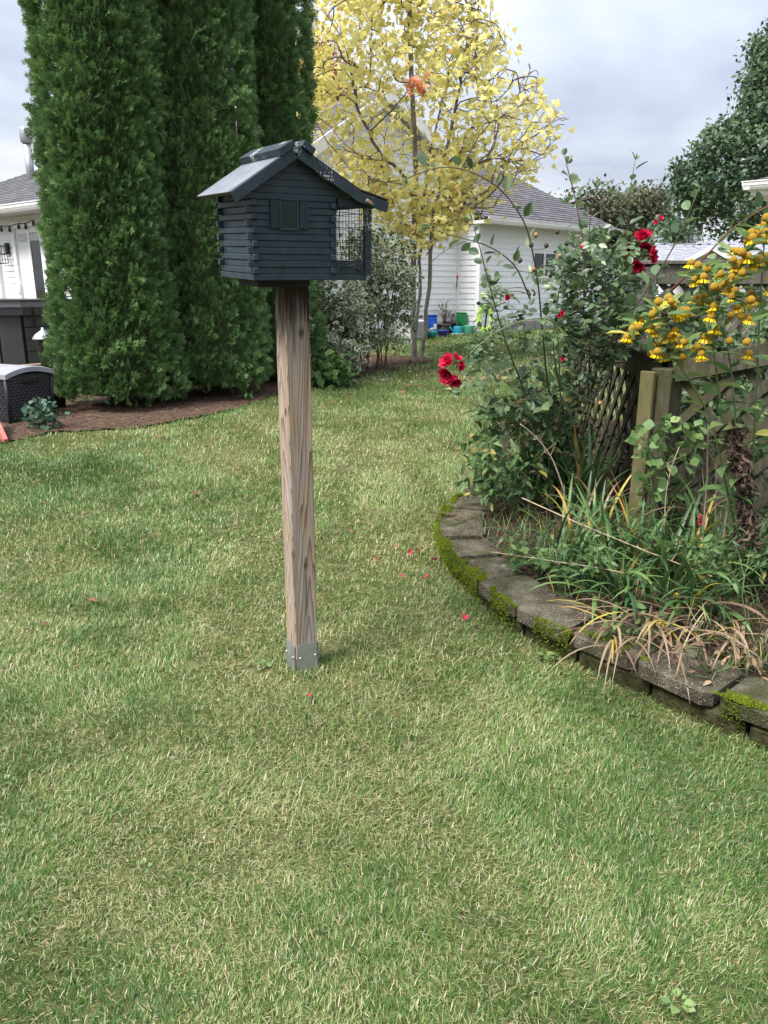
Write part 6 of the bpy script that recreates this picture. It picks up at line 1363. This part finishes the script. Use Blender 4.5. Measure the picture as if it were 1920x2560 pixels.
clump(1850,1470,'daylily clump at the bed edge beneath the withered stalks', 6, 30, .36, .015, dryf=.12, spread=.08)
clump(1620,1430,'upright daylily clump right below the corner post', 11, 22, .24, .011, dryf=.15, spread=.09)
clump(1440,1400,'arching daylily clump behind the middle mossy block', 12, 26, .30, .010, dryf=.2, spread=.08)
clump(1760,1400,'tall daylily clump before the lattice panel', 13, 28, .38, .012, dryf=.12, spread=.1)
clump(1400,1440,'bright daylily clump arching over the middle mossy block', 14, 18, .30, .013, dryf=.1, spread=.05, lean=(.3,.9), curl=(.8,2.2), az=(-2.2,.9))
clump(1560,1510,'bright daylily clump spilling over the long mossy block', 15, 20, .32, .014, dryf=.1, spread=.06, lean=(.3,.9), curl=(.8,2.2), az=(-2.2,.9))
clump(1730,1540,'bright daylily clump spilling towards the dark wall end', 16, 20, .32, .015, dryf=.1, spread=.06, lean=(.2,.8), curl=(.8,2.4), az=(-2.0,1.0))
clump(1500,1360,'loose grassy daylily clump at the foot of the fence post', 7, 22, .32, .010, dryf=.25, spread=.08)
clump(1640,1560,'dry tan daylily clump hanging over the wall blocks', 8, 20, .30, .007, dryf=1, spread=.06, lean=(.8,1.2), curl=(.9,2.0), base_z=.15, az=(-2.0,.7), name='dry_daylily')
clump(1780,1580,'dry straw clump trailing over the front wall blocks', 9, 18, .28, .007, dryf=1, spread=.08, lean=(.8,1.2), curl=(.9,2.0), base_z=.15, az=(-2.0,.8), name='dry_daylily')
clump(1540,1590,'dry pale strands drooping over the long mossy block', 17, 12, .26, .006, dryf=1, spread=.05, lean=(.8,1.2), curl=(.9,2.0), az=(-2.1,.6), base_z=.15, name='dry_daylily')
clump(1180,1300,'dry rust-coloured daylily leaves lying on the end blocks', 10, 12, .20, .008, dryf=.9, spread=.06, lean=(1.0,1.4), curl=(.2,.8), az=(-2.2,.7), base_z=.145, name='dry_daylily')
# ---- leafy plants in the bed
def bedplant(name, label, us, vs_, Y, seed, ntip, per, leaf, mm_, LV=RL_V, LFc=RL_F, nst=8, yr=.15, hole=.35, basew=.08, spread=.02, bz=.11):
    b = at((us[0]+us[1])/2, vs_[1], Y); b[2] = bz; return shrub(name, label, b, 'plant', us, vs_, Y, nst, ntip, per, leaf, mm_, seed, m_hstem, yr, None, spread, .004, hole, False, basew, LV=LV, LFc=LFc)
m_bedleaf = leafmat('bed_leaf', [(0,(.032,.070,.028)),(.5,(.072,.14,.048)),(.9,(.14,.22,.075)),(1,(.32,.26,.07))], trans=.3)
m_bedpale = leafmat('pale_bed_leaf', [(0,(.06,.12,.04)),(.6,(.13,.22,.075)),(1,(.22,.30,.11))], trans=.35)
bedplant('leafy_perennial', 'dark green bushy perennial with narrow leaves below the rose', (1190,1400), (985,1180), 4.5, 51, 75, 7, .075, m_bedleaf, LAN_V*[1.4,1,1], LAN_F, 12, .25, .3, .12, .03)
bedplant('leafy_perennial', 'broad dark undergrowth against the left lattice panel', (1290,1420), (1080,1230), 4.6, 52, 55, 6, .065, m_bedleaf, nst=10, basew=.15)
bedplant('leafy_perennial', 'dense shaded growth at the foot of the rose canes', (1340,1470), (930,1210), 4.55, 61, 45, 6, .06, m_bedleaf, nst=14, yr=.2, basew=.22)
bedplant('leafy_perennial', 'narrow-leaved growth sprawling behind the end wall blocks', (1150,1330), (1080,1240), 4.3, 62, 45, 6, .07, m_bedleaf, LAN_V*[1.3,1,1], LAN_F, 12, .2, .3, .15)
bedplant('brown_twigs', 'tangle of dead brown twigs and leaves before the left lattice', (1330,1560), (960,1260), 4.4, 63, 120, 2, .035, m_wither, nst=16, yr=.2, basew=.2)
bedplant('low_weeds', 'low green weeds around the foot of the corner post', (1480,1700), (1350,1430), 3.25, 64, 40, 5, .045, m_bedpale, LAN_V*[1.4,1,1], LAN_F, 16, .2, .25, .25)
bedplant('low_weeds', 'low green weeds below the sneezeweed stalks', (1690,1930), (1330,1480), 2.95, 65, 55, 5, .045, m_bedleaf, LAN_V*[1.3,1,1], LAN_F, 16, .2, .25, .3)
bedplant('vine', 'pale green heart-leaved vine climbing the fence corner post', (1590,1770), (1050,1160), 3.72, 53, 26, 3, .055, m_bedpale, WIDE_V*[1.25,1,1], LEAF_F, 3, .05, .3, .03, .02)
bedplant('vine', 'lower spray of vine leaves hanging before the corner post', (1612,1680), (1140,1245), 3.66, 54, 14, 3, .060, m_bedpale, WIDE_V*[1.25,1,1], LEAF_F, 2, .03, .2, .02, .02)
bedplant('lobed_weed', 'small lobed-leaf weed growing behind the mossy blocks', (1395,1490), (1395,1490), 3.25, 55, 26, 3, .05, m_bedleaf, MAPLE_V, MAPLE_F, 5, .08, .2, .04, .02)
bedplant('lance_weed', 'pale lance-leaved shoot sprawling over the front blocks', (1520,1680), (1530,1630), 2.72, 56, 16, 4, .055, m_bedpale, LAN_V*[1.5,1,1], LAN_F, 4, .06, .2, .05, .015, .13)
bedplant('low_weeds', 'low mixed weeds between the daylily clumps and the wall', (1270,1440), (1340,1420), 3.45, 57, 40, 4, .035, m_bedpale, nst=8, yr=.15, hole=.2, basew=.15)
bedplant('withered_weed', 'withered tan weed with curled leaves over the wall blocks', (1700,1900), (1590,1720), 2.45, 58, 26, 3, .034, m_dead, LAN_V*[1.6,1,3], LAN_F, 7, .10, .2, .07, .02, .13)
bedplant('dark_foliage', 'leafy growth filling the ground behind the lattice panels', (1660,1930), (1000,1340), 4.3, 59, 260, 6, .065, m_bedleaf, LAN_V*[1.5,1,1], LAN_F, 16, .35, .36, .4)
bedplant('grey_foliage', 'greyish leafy growth behind the tall fence', (1640,1930), (740,1000), 4.45, 60, 200, 6, .06, m_rleaf, nst=16, yr=.3, hole=.36, basew=.4)
# ---- dead stalks, berries, litter
gs_ = np.random.default_rng(14)
for i, (pts, r, lab) in enumerate([([(1752,1400,3.2),(1768,1200,3.2),(1770,1060,3.2)], .004,'thin tan dead stalk standing before the lattice, red berries beside it'),([(1800,1415,3.15),(1822,1240,3.15),(1838,1120,3.15)], .006,'thick tan dead stalk beside the withered leaves'),([(1790,1400,3.25),(1789,1280,3.25),(1790,1175,3.25)], .003,'short dark dead stalk between the tan ones'),([(1660,1350,3.5),(1664,1230,3.5),(1680,1160,3.5),(1698,1118,3.5)], .003,'slender reddish stalk bending from the corner post'),([(1305,1245,3.9),(1450,1310,3.5),(1620,1380,3.2),(1790,1445,2.95)], .0035,'long pale fallen stalk lying across the clumps'),([(1230,1380,3.5),(1330,1395,3.3),(1500,1420,3.05),(1560,1432,2.98)], .0025,'pale fallen stalk lying just behind the mossy blocks'),([(1415,1240,4.0),(1380,1140,4.0),(1330,1080,4.0),(1300,1060,4.0)], .0045,'forked dark dead stalk beside the iris-like clump'),([(1690,1700,2.35),(1700,1640,2.35),(1720,1580,2.4),(1760,1530,2.45)], .0035,'bleached stalk leaning on the front wall face')]):
    Q = path3(pts, .04); t = thing('dead_stalk', lab, 'stalk', Q[0], 'dead stalks in the bed'); m = MB(); m.tube(Q, np.linspace(r, r*.6, len(Q)), 6); m.build('stem', m_dstalk if i else globals().setdefault('m_dstalk', mat('dead_stalk', (.40,.31,.22), (.22,.16,.11), rough=.8, scale=25)), t, smooth=True)
    m = MB()
    for k in range(4): j = gs_.integers(len(Q)//2, len(Q)); q = Q[j]; m.tube([q, q+gs_.normal(0,.02,3)+[0,0,.02], q+gs_.normal(0,.03,3)+[0,0,.045]], [r*.5,r*.35,r*.2], 4)
    m.build('side_twigs', m_dstalk, t)
t = thing('red_berries', 'small spike of bright red berries beside the tan stalk', 'berries', at(1751,1330,3.18)); m = MB(); m.tube([at(1742,1400,3.18), at(1750,1330,3.18), at(1753,1283,3.18)], .0018, 5); m.build('stalk', m_hstem, t)
for i in range(16): m = MB(); p = at(1750+gs_.normal(0,2.6), 1288+i*1.6, 3.17+gs_.normal(0,.004)); m.lathe(p, [(.001,-.0045),(.004,-.002),(.0047,.001),(.003,.004),(.001,.0048)], 7); m.build('berry', m_red, t, smooth=True)
n = 3000; x = rng.uniform(.2,2.4,n); y = rng.uniform(1.9,5.0,n); k = inpoly(x,y,BEDIN); x, y = x[k], y[k]; n = len(x)
v_, f_, mm2 = blades(np.stack([x,y,.125+.05*vnoise(x,y,6,5)+rng.uniform(0,.02,n)],1), rng.uniform(0,6.28,n), rng.uniform(.06,.22,n), rng.uniform(1.2,1.6,n), rng.uniform(.003,.009,n), 3, rng.uniform(-.3,.3,n))
tag(mesh_np('bed_litter', v_, f_, m_wither, attrs={'rnd': np.repeat(rng.random(n), mm2)}), 'dead stems and leaf litter covering the bed soil', 'litter', kind='stuff')
n = 9000; x = rng.uniform(.2,2.4,n); y = rng.uniform(1.9,5.2,n); k = inpoly(x,y,BEDIN) & (vnoise(x,y,3,7) > .38); x, y = x[k], y[k]; n = len(x)
v_, f_, mm2 = blades(np.stack([x,y,.10+.05*vnoise(x,y,6,5)],1), rng.uniform(0,6.28,n), rng.uniform(.06,.20,n), np.abs(rng.normal(.4,.4,n)), rng.uniform(.002,.005,n), 3, rng.uniform(.2,1.6,n))
tag(mesh_np('bed_grass', v_, f_, m_strap, attrs={'rnd': np.repeat(np.where(rng.random(n) < .75, rng.uniform(.1,.65,n), rng.uniform(.8,1,n)), mm2)}), 'fine grassy weeds growing through the bed', 'grass', kind='stuff')

# ---- fallen leaves, petals and little weeds on the lawn
m_fall = leafmat('fallen_leaf', [(0,(.09,.038,.022)),(.4,(.17,.085,.05)),(.75,(.28,.165,.10)),(1,(.40,.30,.21))], trans=.1, rough=.8)
FLM = leaf_variants('fallen_leaf', MAPLE_V*[1,1,2.2], MAPLE_F, m_fall, [.1,.35,.55,.8,1.0]); gf = np.random.default_rng(33)
spots = [(248,1096),(312,1142),(572,1140),(578,1136),(625,1232),(486,1240),(113,1267),(232,1508),(1050,1390),(880,1335),(523,1122),(396,1102),(612,1086),(647,1082),(595,1068),(120,1570)]
while len(spots) < 130:
    u, v = gf.uniform(800,1420), 880+abs(gf.normal(0,75));
    if v < 1120 and not (u < 830 and v < 960): spots.append((u, v))
for (u, v) in spots:
    p = gp(u, v)
    if inpoly(np.array([p[0]]), np.array([p[1]]), BED)[0]: continue
    a = gf.uniform(0,6.28); o = put('fallen_leaf', FLM[gf.integers(5) if v < 1000 else gf.integers(2)], None, p+[0,0,.030], basis(np.array([math.cos(a),math.sin(a),gf.uniform(-.1,.3)]), gf.normal(0,.35,3)+[0,0,1]), float(gf.uniform(.05,.10)*(1 if v < 1000 else .6)))
    place = 'scattered beneath the yellow maple' if v < 960 else ('on the lawn between the post and garden wall' if u > 760 else 'on open lawn before the arborvitae')
    tag(o, 'curled %s leaf %s' % (['dark russet','rust brown','orange-tan','pale tan','bleached buff'][FLM.index(o.data)], place), 'leaf', 'fallen leaves on the lawn')
PTM = leaf_variants('rose_petal', PV, PF, leafmat('pink_petal',[(0,(.32,.008,.035)),(1,(.55,.04,.12))],trans=.25), [.1,.5,.9])
for (u, v) in [(1083,1415),(1062,1462),(1006,1459),(980,1383),(1162,1567),(768,1760),(946,1414),(1148,1303),(1185,1309),(1020,1398),(1040,1390)]:
    p = gp(u, v) if u < 1140 or v > 1500 else atz(u, v, .15); a = gf.uniform(0,6.28); o = put('rose_petal', PTM[gf.integers(3)], None, p+[0,0,.034 if (u < 1140 or v > 1500) else .012], basis(np.array([math.cos(a),math.sin(a),.2]), gf.normal(0,.4,3)+[0,0,1]), float(gf.uniform(.022,.034)))
    tag(o, '%s rose petal %s' % (['deep crimson','rose red','bright pink'][PTM.index(o.data)], 'lying on the end wall blocks' if (u > 1140 and v < 1500) else 'lying in the grass near the garden wall'), 'petal', 'fallen rose petals')
for i, (u, v, lab, sc) in enumerate([(660,1678,'pale lobed weed beside the steel post base',.035),(1365,1655,'broad-leaved weed in the lawn near the mossy wall',.05),(1505,1842,'round-leaved clover tuft in the lawn by the dark wall end',.022),(360,2190,'small round weed in the straw-coloured lawn',.025),(1690,2530,'large pale weed leaf pair in the near lawn',.04),(20,1970,'pale weed tuft at the shaded side of the lawn',.03)]):
    p = gp(u, v); t = thing('lawn_weed', lab, 'weed', p); n = 13; a = gf.uniform(0,6.28,n); d = np.stack([np.cos(a),np.sin(a),gf.uniform(.2,.6,n)],1); v_, f_ = scatter(WIDE_V*[1.0,1,2], LEAF_F, basis(d, gf.normal(0,.5,(n,3))+[0,0,1]), p+[0,0,.022]+d*[.012,.012,.01], gf.uniform(.5,1.1,n)*sc*.62); mesh_np('leaves', v_, f_, m_bedpale, t, {'rnd': np.repeat(gf.uniform(.4,1,n), len(WIDE_V))})

print('TRIS', sum(len(me.loops) - 2*len(me.polygons) for me in bpy.data.meshes))
